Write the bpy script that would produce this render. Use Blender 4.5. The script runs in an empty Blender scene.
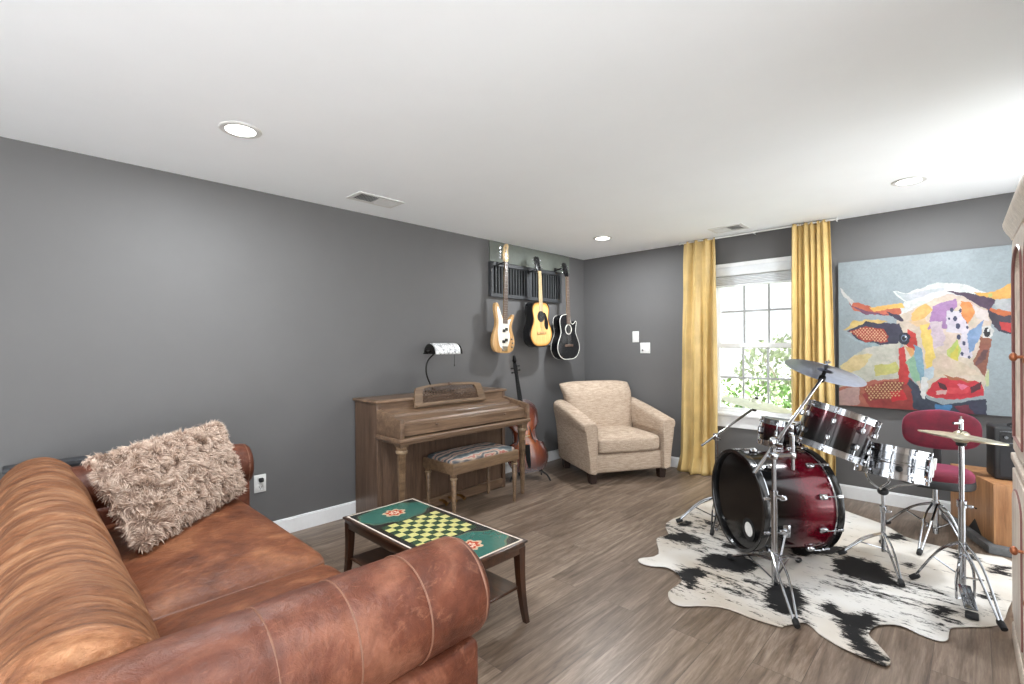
import bpy, bmesh, math, random
import numpy as np
from mathutils import Matrix, Vector, noise

random.seed(7)
PI = math.pi
C = bpy.context.scene.collection
S = bpy.context.scene

# ------------------------------------------------------------------ camera
cam_data = bpy.data.cameras.new('camera')
cam = bpy.data.objects.new('camera', cam_data)
C.objects.link(cam)
cam_data.sensor_width = 36.0
cam_data.lens = 480 * 36 / 1024
cam_data.shift_y = 4.4 / 1024
cam_data.clip_start = 0.05
cam.matrix_world = (Matrix.Translation((3.599, -5.051, 1.343)) @ Matrix.Rotation(math.radians(44.03), 4, 'Z')
                    @ Matrix.Rotation(PI / 2, 4, 'X') @ Matrix.Rotation(-0.0070, 4, 'Z'))
S.camera = cam
S.view_settings.view_transform = 'Standard'
S.view_settings.look = 'None'
S.view_settings.exposure = 0.36
S.view_settings.gamma = 1.0
S.view_settings.use_curve_mapping = False

# ------------------------------------------------------------------ world: pale overcast sky
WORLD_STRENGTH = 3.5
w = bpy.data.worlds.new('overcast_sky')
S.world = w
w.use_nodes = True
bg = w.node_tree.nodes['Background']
# sky strength shaped to light the room: brighter behind camera, duller beyond window
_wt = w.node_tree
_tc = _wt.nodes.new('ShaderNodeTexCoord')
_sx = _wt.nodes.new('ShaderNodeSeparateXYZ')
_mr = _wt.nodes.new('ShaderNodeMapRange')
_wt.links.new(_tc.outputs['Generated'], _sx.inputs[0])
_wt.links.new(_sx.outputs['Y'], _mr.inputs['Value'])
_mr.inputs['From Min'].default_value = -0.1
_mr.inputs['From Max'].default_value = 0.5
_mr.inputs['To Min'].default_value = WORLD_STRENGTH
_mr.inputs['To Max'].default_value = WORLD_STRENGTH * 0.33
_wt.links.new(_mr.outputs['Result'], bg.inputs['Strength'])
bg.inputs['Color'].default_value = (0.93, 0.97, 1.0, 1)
sun_data = bpy.data.lights.new('sun', 'SUN')
sun_data.energy = 26.0
sun_data.angle = 0.02
sun = bpy.data.objects.new('sun', sun_data)
C.objects.link(sun)
sun.rotation_euler = (0.0, math.radians(-48), 0.0)      # from the left, past the house, onto the lawn
LAMP_WATTS = 27.0


# ------------------------------------------------------------------ materials
def lin(c):
    def f(v):
        v /= 255.0
        return v / 12.92 if v <= 0.04045 else ((v + 0.055) / 1.055) ** 2.4
    return (f(c[0]), f(c[1]), f(c[2]), 1.0)


class NT:
    """small wrapper round a material's node tree"""
    def __init__(self, name):
        self.m = bpy.data.materials.new(name)
        self.m.use_nodes = True
        self.t = self.m.node_tree
        self.b = self.t.nodes['Principled BSDF']
        self.out = self.t.nodes['Material Output']

    def n(self, kind, **kw):
        nd = self.t.nodes.new(kind)
        for k, v in kw.items():
            if k.startswith('i_'):
                nd.inputs[k[2:].replace('_', ' ')].default_value = v
            else:
                setattr(nd, k, v)
        return nd

    def l(self, a, b):
        self.t.links.new(a, b)

    def coord(self, scale=(1, 1, 1), loc=(0, 0, 0)):
        tc = self.n('ShaderNodeTexCoord')
        mp = self.n('ShaderNodeMapping')
        mp.inputs['Scale'].default_value = scale
        mp.inputs['Location'].default_value = loc
        self.l(tc.outputs['Object'], mp.inputs['Vector'])
        return mp.outputs['Vector']

    def noise(self, vec, scale, detail=4, rough=0.6, dist=0.0):
        nd = self.n('ShaderNodeTexNoise')
        nd.inputs['Scale'].default_value = scale
        nd.inputs['Detail'].default_value = detail
        nd.inputs['Roughness'].default_value = rough
        nd.inputs['Distortion'].default_value = dist
        self.l(vec, nd.inputs['Vector'])
        return nd.outputs['Fac']

    def ramp(self, fac, stops):
        r = self.n('ShaderNodeValToRGB')
        e = r.color_ramp.elements
        while len(e) < len(stops):
            e.new(0.5)
        for k, (p, c) in enumerate(stops):
            e[k].position = p
            e[k].color = lin(c) if max(c) > 1 or len(c) == 3 else c
        self.l(fac, r.inputs['Fac'])
        return r.outputs['Color']

    def mix(self, fac, a, b, mode='MIX'):
        x = self.n('ShaderNodeMix', data_type='RGBA', blend_type=mode)
        for sock, v in ((x.inputs[0], fac), (x.inputs[6], a), (x.inputs[7], b)):
            if hasattr(v, 'links'):
                self.l(v, sock)
            else:
                sock.default_value = v
        return x.outputs[2]

    def bump(self, h, strength=0.3, dist=0.01):
        bp = self.n('ShaderNodeBump')
        bp.inputs['Strength'].default_value = strength
        bp.inputs['Distance'].default_value = dist
        self.l(h, bp.inputs['Height'])
        self.l(bp.outputs['Normal'], self.b.inputs['Normal'])

    def base(self, v, rough=0.5, metal=0.0, coat=0.0, spec=None):
        if hasattr(v, 'links'):
            self.l(v, self.b.inputs['Base Color'])
        else:
            self.b.inputs['Base Color'].default_value = v
        self.b.inputs['Roughness'].default_value = rough
        self.b.inputs['Metallic'].default_value = metal
        self.b.inputs['Coat Weight'].default_value = coat
        self.b.inputs['Coat Roughness'].default_value = 0.08
        if spec is not None:
            self.b.inputs['Specular IOR Level'].default_value = spec
        return self.m


def plain(name, c, rough=0.5, metal=0.0, coat=0.0, var=0.06, scale=30, spec=None, bump=0.0):
    t = NT(name)
    v = t.coord()
    f = t.noise(v, scale, 3)
    lo = tuple(max(0, x * (1 - var)) for x in c)
    hi = tuple(min(255, x * (1 + var)) for x in c)
    col = t.ramp(f, [(0.3, lo), (0.7, hi)])
    if bump:
        t.bump(f, bump, 0.004)
    return t.base(col, rough, metal, coat, spec)


def wood(name, dark, light, axis='y', scale=9.0, rough=0.42, coat=0.15):
    t = NT(name)
    sc = {'x': (0.35, 5, 5), 'y': (5, 0.35, 5), 'z': (5, 5, 0.35)}[axis]
    v = t.coord(sc)
    a = t.noise(v, scale, 6, 0.65, 0.6)
    b = t.noise(v, scale * 5, 4, 0.7)
    col = t.ramp(a, [(0.32, dark), (0.68, light)])
    fine = t.ramp(b, [(0.3, (150, 150, 150)), (0.65, (255, 255, 255))])
    col = t.mix(0.55, col, fine, 'MULTIPLY')
    t.bump(b, 0.12, 0.002)
    return t.base(col, rough, 0, coat)


def leather(name, dark, mid, light, axis=(1, 1, 1), wr=0.5):
    t = NT(name)
    v = t.coord(axis)
    a = t.noise(v, 3.2, 7, 0.62, 0.8)
    b = t.noise(v, 26, 5, 0.7, 0.4)
    g = t.noise(t.coord(), 260, 2)
    col = t.ramp(a, [(0.28, dark), (0.5, mid), (0.74, light)])
    col2 = t.ramp(b, [(0.3, (185, 178, 172)), (0.62, (255, 255, 255))])
    col = t.mix(0.6, col, col2, 'MULTIPLY')
    # pale rubbed streaks
    st = t.noise(t.coord((axis[0] * 7, axis[1] * 2.2, axis[2] * 2.2)), 5, 8, 0.75, 1.2)
    sm = t.ramp(st, [(0.56, (0, 0, 0)), (0.70, (200, 200, 200))])
    col = t.mix(sm, col, lin(light))
    h = t.n('ShaderNodeMath', operation='MULTIPLY_ADD')
    t.l(g, h.inputs[0])
    h.inputs[1].default_value = 0.12
    t.l(b, h.inputs[2])
    t.bump(h.outputs[0], wr, 0.009)
    return t.base(col, 0.43, 0, 0.0, 0.28)


M = {}
M['wall'] = plain('grey_wall_paint', (100, 99, 99), 0.6, var=0.012, scale=3, spec=0.3)
M['ceiling'] = plain('white_ceiling_paint', (246, 249, 252), 0.9, var=0.006, scale=2, spec=0.1)
M['trim'] = plain('white_trim_paint', (236, 237, 238), 0.4, var=0.01)
M['muntin'] = plain('backlit_grey_muntin', (172, 174, 176), 0.5, var=0.02)  # white bars against bright sky; their backlit grey is put in the colour
M['plastic_white'] = plain('white_plastic', (218, 218, 216), 0.35, var=0.01)
M['ebony'] = plain('ebony', (18, 17, 17), 0.6, spec=0.2)
M['slat'] = plain('slate_slats', (92, 95, 98), 0.5)
M['ride_bronze'] = plain('matte_cymbal_bronze', (188, 192, 168), 0.45, metal=0.5)
M['black'] = plain('black_lacquer', (14, 14, 16), 0.25, coat=0.3)
M['rubber'] = plain('black_rubber', (22, 22, 24), 0.7)
M['black_matte'] = plain('matte_black', (24, 25, 27), 0.55)
M['chrome'] = plain('chrome', (178, 180, 184), 0.12, metal=1.0, var=0.03)
M['steel'] = plain('brushed_steel', (150, 152, 156), 0.16, metal=1.0, var=0.05)
M['brass'] = plain('aged_brass', (178, 140, 84), 0.3, metal=1.0)
M['dark_metal'] = plain('dark_bronze', (34, 32, 30), 0.35, metal=0.6)
M['charcoal'] = plain('charcoal_paint', (60, 62, 65), 0.5)
M['light_band'] = plain('grey_green_light_band', (110, 115, 108), 0.6, var=0.03)
M['cream_wood'] = wood('pickled_cream_wood', (214, 196, 180), (236, 222, 206), 'z', 6, 0.45)
M['mauve'] = plain('mauve_brown_stain', (128, 84, 80), 0.4)
M['knob'] = plain('copper_knob', (168, 104, 72), 0.3, metal=0.6)
M['piano'] = wood('piano_walnut', (92, 70, 54), (142, 114, 90), 'y', 5, 0.38, 0.25)
M['piano_v'] = wood('piano_walnut_upright', (80, 60, 47), (116, 91, 73), 'z', 5, 0.42, 0.2)
M['bench_wood'] = wood('bench_walnut', (96, 74, 54), (142, 115, 88), 'y', 6)
M['gold_trim'] = plain('pale_turned_wood', (140, 119, 94), 0.45, metal=0.0)
M['table_wood'] = wood('dark_mahogany', (30, 17, 11), (70, 41, 25), 'z', 6, 0.3, 0.4)
M['table_wood_x'] = wood('dark_mahogany_rail', (36, 21, 14), (80, 50, 32), 'x', 6, 0.3, 0.4)
M['box_wood'] = wood('honey_oak', (158, 108, 70), (196, 146, 100), 'z', 3, 0.5)
M['leather_back'] = leather('tan_leather', (94, 54, 35), (148, 98, 66), (194, 146, 108), (7.5, 1.3, 1.3), 1.0)
M['leather_seat'] = leather('saddle_leather', (74, 38, 25), (118, 69, 45), (160, 109, 76), (1.2, 1.0, 1.0), 0.6)
M['leather_arm'] = leather('russet_leather', (62, 31, 21), (98, 54, 38), (142, 94, 73), (1.0, 1.0, 1.0), 0.45)
M['piping'] = plain('tan_piping', (118, 80, 62), 0.5)
M['foot_wood'] = plain('espresso_wood', (42, 27, 21), 0.4)
M['honey'] = wood('honey_finish', (196, 146, 92), (226, 184, 128), 'z', 4, 0.25, 0.5)
M['maple'] = wood('maple_neck', (214, 180, 130), (238, 212, 168), 'z', 5, 0.3, 0.3)
M['rosewood'] = wood('rosewood_board', (88, 70, 60), (128, 106, 92), 'z', 6, 0.45)
M['pearl'] = plain('cream_pickguard', (238, 234, 222), 0.25)
M['string'] = plain('steel_string', (176, 174, 170), 0.35, metal=0.8)
M['white_lacquer'] = plain('cream_binding', (224, 222, 214), 0.3)
M['foliage'] = plain('leaf_green', (84, 112, 58), 0.6, var=0.4, scale=9)
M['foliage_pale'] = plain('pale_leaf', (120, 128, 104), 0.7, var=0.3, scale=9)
M['bark'] = plain('grey_bark', (150, 140, 128), 0.8, var=0.2)
M['bounce_paving'] = plain('pale_bounce_paving', (232, 232, 230), 0.8, var=0.03, scale=3)  # pale colour of the added ground that bounces sunlight
M['lawn'] = plain('pale_dry_lawn', (138, 144, 122), 0.9, var=0.15, scale=4)
M['curtain'] = plain('mustard_satin', (198, 170, 112), 0.42, var=0.07, scale=5)
M['crimson'] = plain('crimson_velvet', (84, 3, 25), 0.85, var=0.18, scale=14)
M['crimson'].node_tree.nodes['Principled BSDF'].inputs['Sheen Weight'].default_value = 0.3
M['crimson'].node_tree.nodes['Principled BSDF'].inputs['Sheen Tint'].default_value = (1, 0.25, 0.5, 1)
M['skin_white'] = plain('coated_drum_head', (232, 230, 226), 0.5)
M['mirror_cymbal'] = plain('blue_reflection_bronze', (134, 142, 164), 0.28, metal=1.0)  # blue of the reflection put into the metal's own colour
M['cymbal'] = plain('pale_cymbal_bronze', (206, 198, 176), 0.34, metal=1.0)
M['green_felt'] = plain('felt', (40, 40, 40), 0.9)
M['grille'] = plain('amp_grille_cloth', (28, 28, 31), 0.85, var=0.3, scale=400)
M['stone'] = plain('grey_stone_slab', (96, 97, 98), 0.8, var=0.1)
M['blind'] = plain('white_blind_fabric', (226, 229, 232), 0.7, var=0.01)
M['dark_console'] = plain('dark_grey_console', (58, 60, 64), 0.5)


def drum_paint(name, p0, p1):
    """sparkle lacquer fading from burgundy (p0) to black (p1), axis along object Z"""
    t = NT(name)
    tc = t.n('ShaderNodeTexCoord')
    at = t.n('ShaderNodeAttribute', attribute_name='fade')
    vo = t.n('ShaderNodeTexVoronoi')
    vo.inputs['Scale'].default_value = 320
    t.l(tc.outputs['Object'], vo.inputs['Vector'])
    col = t.ramp(at.outputs['Fac'], [(p0, (112, 2, 28)), ((p0 + p1) / 2, (44, 1, 14)), (p1, (5, 4, 5))])
    fl = t.ramp(vo.outputs['Color'], [(0.3, (120, 120, 120)), (0.8, (255, 255, 255))])
    col = t.mix(0.6, col, fl, 'MULTIPLY')
    return t.base(col, 0.16, 0.25, 0.35, 0.35)


M['burgundy'] = drum_paint('burgundy_sparkle_fade', 0.05, 0.72)


def cutout_fabric(name, base, dark, sx, sy, weave=True):
    t = NT(name)
    v = t.coord()
    a = t.noise(t.coord((1, 1, 9)), 16, 4, 0.7)
    b = t.noise(v, 190, 2)
    c = t.noise(v, 5, 3)
    col = t.ramp(a, [(0.32, dark), (0.62, base)])
    f2 = t.ramp(b, [(0.3, (200, 196, 190)), (0.6, (255, 255, 255))])
    col = t.mix(0.7, col, f2, 'MULTIPLY')
    t.bump(b, 0.35, 0.003)
    return t.base(col, 0.85, 0, 0, 0.2)


M['beige_chenille'] = cutout_fabric('beige_chenille', (198, 179, 160), (158, 138, 121), 1, 1)

# floor planks
t = NT('grey_brown_plank_floor')
tc = t.n('ShaderNodeTexCoord')
sx = t.n('ShaderNodeSeparateXYZ')
cx = t.n('ShaderNodeCombineXYZ')
t.l(tc.outputs['Object'], sx.inputs[0])
t.l(sx.outputs['Y'], cx.inputs['X'])
t.l(sx.outputs['X'], cx.inputs['Y'])
br = t.n('ShaderNodeTexBrick', offset=0.37)
br.inputs['Color1'].default_value = (0, 0, 0, 1)
br.inputs['Color2'].default_value = (1, 1, 1, 1)
br.inputs['Mortar'].default_value = (0.5, 0.5, 0.5, 1)
br.inputs['Scale'].default_value = 1
br.inputs['Brick Width'].default_value = 1.22
br.inputs['Row Height'].default_value = 0.182
br.inputs['Mortar Size'].default_value = 0.0011
br.inputs['Mortar Smooth'].default_value = 0.2
t.l(cx.outputs[0], br.inputs['Vector'])
off = t.n('ShaderNodeVectorMath', operation='MULTIPLY_ADD')
off.inputs[1].default_value = (7, 3, 5)
t.l(br.outputs['Color'], off.inputs[0])
t.l(tc.outputs['Object'], off.inputs[2])
mp = t.n('ShaderNodeMapping')
mp.inputs['Scale'].default_value = (7, 0.55, 1)
t.l(off.outputs[0], mp.inputs['Vector'])
g1 = t.noise(mp.outputs[0], 2.2, 6, 0.62, 1.5)
g2 = t.noise(mp.outputs[0], 14, 5, 0.7, 0.5)
base = t.ramp(g1, [(0.27, (86, 70, 58)), (0.5, (128, 111, 96)), (0.75, (168, 151, 135))])
tone = t.ramp(br.outputs['Color'], [(0.0, (206, 202, 200)), (1.0, (255, 255, 255))])
base = t.mix(0.8, base, tone, 'MULTIPLY')
fine = t.ramp(g2, [(0.3, (176, 168, 162)), (0.6, (255, 255, 255))])
base = t.mix(0.65, base, fine, 'MULTIPLY')
base = t.mix(br.outputs['Fac'], base, lin((78, 67, 60)))
t.bump(g2, 0.08, 0.002)
M['floor'] = t.base(base, 0.36, 0, 0.0, 0.45)

# window glass: thin pane that lets light through
t = NT('window_glass')
tr = t.n('ShaderNodeBsdfTransparent')
gl = t.n('ShaderNodeBsdfGlossy')
gl.inputs['Roughness'].default_value = 0.03
mx = t.n('ShaderNodeMixShader')
mx.inputs[0].default_value = 0.06
t.l(tr.outputs[0], mx.inputs[1])
t.l(gl.outputs[0], mx.inputs[2])
t.l(mx.outputs[0], t.out.inputs['Surface'])
M['glass'] = t.m

# colour-attribute material for painted canvas and inlaid table top
def attr_mat(name, rough=0.6, coat=0.0, jitter=0.25):
    t = NT(name)
    at = t.n('ShaderNodeAttribute', attribute_name='paint')
    col = at.outputs['Color']
    if jitter:
        f = t.noise(t.coord((1, 1, 1)), 38, 5, 0.7, 1.0)
        v = t.ramp(f, [(0.3, (205, 205, 205)), (0.62, (255, 255, 255))])
        col = t.mix(jitter, col, v, 'MULTIPLY')
    return t.base(col, rough, 0, coat)


M['painting'] = attr_mat('oil_paint', 0.55, 0, 0.5)
M['inlay'] = attr_mat('painted_table_top', 0.25, 0.3, 0.35)

# cow hide
t = NT('black_and_white_cowhide')
at = t.n('ShaderNodeAttribute', attribute_name='marks_and_shade')
v = t.coord((1, 1, 1))
mp = t.n('ShaderNodeMapping')
mp.inputs['Rotation'].default_value = (0, 0, 0.9)
mp.inputs['Scale'].default_value = (0.42, 1.25, 1)
t.l(v, mp.inputs['Vector'])
n1 = t.noise(mp.outputs[0], 38, 7, 0.8, 0.4)
n2 = t.noise(mp.outputs[0], 11, 5, 0.7, 0.3)
ma = t.n('ShaderNodeMath', operation='MULTIPLY_ADD')
t.l(n1, ma.inputs[0])
ma.inputs[1].default_value = 0.75
t.l(at.outputs['Fac'], ma.inputs[2])
mb_ = t.n('ShaderNodeMath', operation='MULTIPLY_ADD')
t.l(n2, mb_.inputs[0])
mb_.inputs[1].default_value = 0.55
t.l(ma.outputs[0], mb_.inputs[2])
k = t.ramp(mb_.outputs[0], [(0.80, (0, 0, 0)), (0.875, (255, 255, 255))])
tone = t.noise(v, 1.3, 3)
white = t.ramp(tone, [(0.35, (214, 212, 208)), (0.65, (186, 175, 161))])
col = t.mix(k, white, lin((26, 25, 26)))
t.bump(n1, 0.3, 0.004)
M['hide'] = t.base(col, 0.75, 0, 0, 0.2)

# tapestry of the bench seat
t = NT('flame_stitch_tapestry')
wv = t.n('ShaderNodeTexWave', wave_type='BANDS', bands_direction='X')
wv.inputs['Scale'].default_value = 2.4
wv.inputs['Distortion'].default_value = 5.0
wv.inputs['Detail'].default_value = 2
wv.inputs['Detail Scale'].default_value = 2.4
t.l(t.coord(), wv.inputs['Vector'])
col = t.ramp(wv.outputs['Fac'], [(0.0, (70, 76, 80)), (0.22, (112, 118, 118)), (0.40, (178, 170, 158)), (0.58, (156, 92, 82)), (0.78, (180, 164, 148)), (1.0, (88, 90, 94))])
M['tapestry'] = t.base(col, 0.9, 0, 0, 0.1)

# shade of the banker lamp: etched silver-white glass
t = NT('etched_white_glass')
f = t.noise(t.coord(), 55, 3, 0.7, 1.0)
col = t.ramp(f, [(0.36, (120, 122, 124)), (0.5, (226, 227, 228)), (0.7, (250, 250, 250))])
M['shade'] = t.base(col, 0.3, 0, 0.4)

# shaggy fur
t = NT('taupe_shag_fur')
at = t.n('ShaderNodeAttribute', attribute_name='tip')
col = t.ramp(at.outputs['Fac'], [(0.0, (140, 116, 102)), (0.45, (196, 172, 155)), (1.0, (232, 214, 198))])
M['fur'] = t.base(col, 0.75, 0, 0, 0.25)

# sunburst tops
def sunburst(name, inner, mid, edge, r0, r1):
    t = NT(name)
    at = t.n('ShaderNodeAttribute', attribute_name='fade')
    col = t.ramp(at.outputs['Fac'], [(r0, inner), ((r0 + r1) / 2, mid), (r1, edge)])
    g = t.noise(t.coord((9, 9, 0.6)), 9, 4)
    v = t.ramp(g, [(0.3, (214, 208, 200)), (0.6, (255, 255, 255))])
    col = t.mix(0.6, col, v, 'MULTIPLY')
    return t.base(col, 0.22, 0, 0.6)


M['sunburst'] = sunburst('sunburst_spruce', (236, 190, 122), (222, 160, 84), (30, 18, 14), 0.80, 0.97)
M['cello_red'] = sunburst('cello_varnish', (176, 92, 30), (128, 54, 20), (58, 18, 12), 0.25, 1.0)
M['cello_side'] = plain('cello_rib_varnish', (84, 26, 18), 0.22, coat=0.6)

t = NT('lit_lamp_diffuser')
t.b.inputs['Emission Color'].default_value = (1, 0.97, 0.92, 1)
t.b.inputs['Emission Strength'].default_value = 12
M['lit'] = t.m


# ------------------------------------------------------------------ mesh helpers
def crv(pts, n=6, closed=False):
    """Catmull-Rom through the points"""
    P = [Vector(p) for p in pts]
    N = len(P)
    out = []
    rng = N if closed else N - 1
    for i in range(rng):
        p1, p2 = P[i], P[(i + 1) % N]
        p0 = P[i - 1] if (i > 0 or closed) else p1 * 2 - p2
        p3 = P[(i + 2) % N] if (i + 2 < N or closed) else p2 * 2 - p1
        for k in range(n):
            s = k / n
            out.append(0.5 * ((2 * p1) + (p2 - p0) * s + (2 * p0 - 5 * p1 + 4 * p2 - p3) * s * s + (3 * p1 - p0 - 3 * p2 + p3) * s ** 3))
    if not closed:
        out.append(P[-1])
    return out


class MB:
    def __init__(self, M_=None):
        self.bm = bmesh.new()
        self.M = M_ or Matrix.Identity(4)

    def add(self, verts, faces, mi=0, M_=None):
        T = self.M @ M_ if M_ else self.M
        vs = [self.bm.verts.new(T @ Vector(v)) for v in verts]
        for f in faces:
            try:
                fc = self.bm.faces.new([vs[i] for i in f])
                fc.material_index = mi
                fc.smooth = True
            except ValueError:
                pass
        return vs

    def box(self, c, s, r=0.0, seg=2, mi=0, M_=None):
        b = bmesh.new()
        bmesh.ops.create_cube(b, size=1)
        for v in b.verts:
            v.co = Vector((v.co.x * s[0] + c[0], v.co.y * s[1] + c[1], v.co.z * s[2] + c[2]))
        if r:
            bmesh.ops.bevel(b, geom=list(b.edges), offset=r, segments=seg, affect='EDGES', profile=0.5)
        b.verts.index_update()
        self.add([v.co.copy() for v in b.verts], [[v.index for v in f.verts] for f in b.faces], mi, M_)
        b.free()
        return self

    def loft(self, rings, caps=True, mi=0, closed=True, M_=None):
        n = len(rings[0])
        vs = [p for r in rings for p in r]
        fs = []
        for i in range(len(rings) - 1):
            for j in range(n if closed else n - 1):
                k = (j + 1) % n
                fs.append((i * n + j, i * n + k, (i + 1) * n + k, (i + 1) * n + j))
        if caps:
            fs.append(tuple(range(n - 1, -1, -1)))
            fs.append(tuple((len(rings) - 1) * n + j for j in range(n)))
        self.add(vs, fs, mi, M_)
        return self

    def tube(self, path, r, n=10, mi=0, caps=True, M_=None):
        P = [Vector(p) for p in path]
        R = r if isinstance(r, (list, tuple)) else [r] * len(P)
        rings = []
        up = None
        for i, p in enumerate(P):
            d = (P[min(i + 1, len(P) - 1)] - P[max(i - 1, 0)]).normalized()
            if up is None:
                up = d.orthogonal().normalized()
            else:
                up = (up - d * up.dot(d))
                up = up.normalized() if up.length > 1e-6 else d.orthogonal().normalized()
            q = d.cross(up)
            rings.append([p + (up * math.cos(a) + q * math.sin(a)) * R[i] for a in [2 * PI * k / n for k in range(n)]])
        return self.loft(rings, caps, mi, True, M_)

    def lathe(self, prof, n=40, mi=0, M_=None, caps=False):
        rings = [[(r * math.cos(2 * PI * k / n), r * math.sin(2 * PI * k / n), z) for k in range(n)] for r, z in prof]
        return self.loft(rings, caps, mi, True, M_)

    def cyl(self, a, b, r, r2=None, n=16, mi=0, M_=None):
        return self.tube([a, b], [r, r if r2 is None else r2], n, mi, True, M_)

    def prism(self, out, y0, y1, inset=0.0, mi=0, M_=None, axis='y'):
        """outline (x,z) extruded along y with rounded rims"""
        P = [Vector((p[0], p[1])) for p in out]
        N = len(P)
        nor = []
        area = sum(P[i - 1].cross(P[i]) for i in range(N))
        for i in range(N):
            d = (P[(i + 1) % N] - P[i - 1])
            nn = Vector((d.y, -d.x)).normalized() * (1 if area > 0 else -1)
            nor.append(nn)

        def ring(y, k):
            rr = [P[i] - nor[i] * k for i in range(N)]
            if axis == 'y':
                return [(p.x, y, p.y) for p in rr]
            if axis == 'z':
                return [(p.x, p.y, y) for p in rr]
            return [(y, p.x, p.y) for p in rr]
        sg = 1 if y1 > y0 else -1
        if inset:
            rings = [ring(y0, inset), ring(y0 + sg * inset * 0.3, inset * 0.3), ring(y0 + sg * inset, 0),
                     ring(y1 - sg * inset, 0), ring(y1 - sg * inset * 0.3, inset * 0.3), ring(y1, inset)]
        else:
            rings = [ring(y0, 0), ring(y1, 0)]
        return self.loft(rings, True, mi, True, M_)

    def rect_frame(self, plane, a0, a1, b0, b1, wa, wb, d0, d1, mi=0):
        """mitred rectangular frame; plane 'x','y','z' is the axis it is extruded along"""
        def P(a, b_, d):
            return {'x': (d, a, b_), 'y': (a, d, b_), 'z': (a, b_, d)}[plane]
        O = [(a0, b0), (a1, b0), (a1, b1), (a0, b1)]
        I = [(a0 + wa, b0 + wb), (a1 - wa, b0 + wb), (a1 - wa, b1 - wb), (a0 + wa, b1 - wb)]
        rings = [[P(*p, d0) for p in O], [P(*p, d1) for p in O], [P(*p, d1) for p in I], [P(*p, d0) for p in I], [P(*p, d0) for p in O]]
        return self.loft(rings, False, mi)

    def blob(self, c, s, e=(1.0, 1.0), nu=28, nv=16, mi=0, M_=None, fn=None):
        """superellipsoid"""
        def sp(v, p):
            return math.copysign(abs(v) ** p, v)
        rings = []
        for j in range(nv + 1):
            ph = -PI / 2 + PI * j / nv
            cz, sz = sp(math.cos(ph), e[1]), sp(math.sin(ph), e[1])
            if j in (0, nv):
                cz = 0.02
            row = []
            for i in range(nu):
                th = 2 * PI * i / nu
                p = Vector((s[0] * cz * sp(math.cos(th), e[0]), s[1] * cz * sp(math.sin(th), e[0]), s[2] * sz))
                if fn:
                    p = fn(p)
                row.append(p + Vector(c))
            rings.append(row)
        return self.loft(rings, True, mi, True, M_)


MAT = {}


def link(name, mb, mats, parent=None, sharp=38, world=True, solid=None):
    me = bpy.data.meshes.new(name)
    if parent is not None and world:
        mb.bm.transform(MAT[parent.name].inverted())
    bmesh.ops.recalc_face_normals(mb.bm, faces=mb.bm.faces)
    mb.bm.to_mesh(me)
    mb.bm.free()
    for m_ in (mats if isinstance(mats, (list, tuple)) else [mats]):
        me.materials.append(M[m_] if isinstance(m_, str) else m_)
    if sharp:
        me.set_sharp_from_angle(angle=math.radians(sharp))
    o = bpy.data.objects.new(name, me)
    C.objects.link(o)
    if parent is not None:
        o.parent = parent
        MAT[o.name] = MAT[parent.name]
    else:
        MAT[o.name] = Matrix.Identity(4)
    return o


obj = link


def tag(o, label, cat, group=None, kind=None):
    o['label'] = label
    o['category'] = cat
    if group:
        o['group'] = group
    if kind:
        o['kind'] = kind
    return o


def thing(name, label, cat, loc=(0, 0, 0), rz=0.0, group=None):
    o = bpy.data.objects.new(name, None)
    C.objects.link(o)
    o.empty_display_size = 0.1
    o.location = loc
    o.rotation_euler = (0, 0, rz)
    MAT[o.name] = Matrix.Translation(loc) @ Matrix.Rotation(rz, 4, 'Z')
    return tag(o, label, cat, group)


def struct(name, mb, m_, parent=None, label=None):
    o = link(name, mb, m_, parent)
    if parent is None:
        o['kind'] = 'structure'
        o['label'] = label or name.replace('_', ' ')
        o['category'] = name.split('_')[0]
    return o


def fade_attr(o, fn, name='fade'):
    me = o.data
    a = me.attributes.new(name, 'FLOAT', 'POINT')
    a.data.foreach_set('value', [fn(v.co) for v in me.vertices])


def inpoly(x, y, poly):
    c = False
    j = len(poly) - 1
    for i in range(len(poly)):
        xi, yi = poly[i]
        xj, yj = poly[j]
        if (yi > y) != (yj > y) and x < (xj - xi) * (y - yi) / (yj - yi) + xi:
            c = not c
        j = i
    return c


def pdist(x, y, poly):
    d = 9e9
    for i in range(len(poly)):
        ax, ay = poly[i - 1]
        bx, by = poly[i]
        dx, dy = bx - ax, by - ay
        q = max(0, min(1, ((x - ax) * dx + (y - ay) * dy) / (dx * dx + dy * dy + 1e-12)))
        d = min(d, math.hypot(x - ax - q * dx, y - ay - q * dy))
    return d


# ================================================================== SETTING
RX, RY, H = 4.22, -7.0, 2.44           # right wall, rear end, ceiling height
struct('floor', MB().box((RX / 2, RY / 2, -0.05), (RX + 0.3, -RY + 0.3, 0.1)), 'floor', label='grey brown wood plank floor')
struct('ceiling', MB().box((RX / 2, RY / 2, H + 0.06), (RX + 0.3, -RY + 0.3, 0.12)), 'ceiling', label='plain white flat ceiling')
struct('wall_left', MB().box((-0.075, RY / 2, H / 2), (0.15, -RY, H)), 'wall', label='grey wall behind the piano and guitars')
q = MB()
q.box((RX + 0.075, -2.9, H / 2), (0.15, 1.9, H))
q.box((RX + 0.075, -0.12, H / 2), (0.15, 0.24, H))
q.box((RX + 0.075, -1.095, 2.37), (0.15, 1.71, 0.14))
struct('wall_right', q, 'wall', label='grey wall behind the cream cabinet')  # openings beside the cabinet are added, unseen, to light the far ceiling
WX0, WX1, WZ0, WZ1 = 1.60, 2.45, 0.64, 2.10
b = MB()
b.box((WX0 / 2, 0.075, H / 2), (WX0, 0.15, H))
b.box(((WX1 + RX) / 2, 0.075, H / 2), (RX - WX1, 0.15, H))
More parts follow.
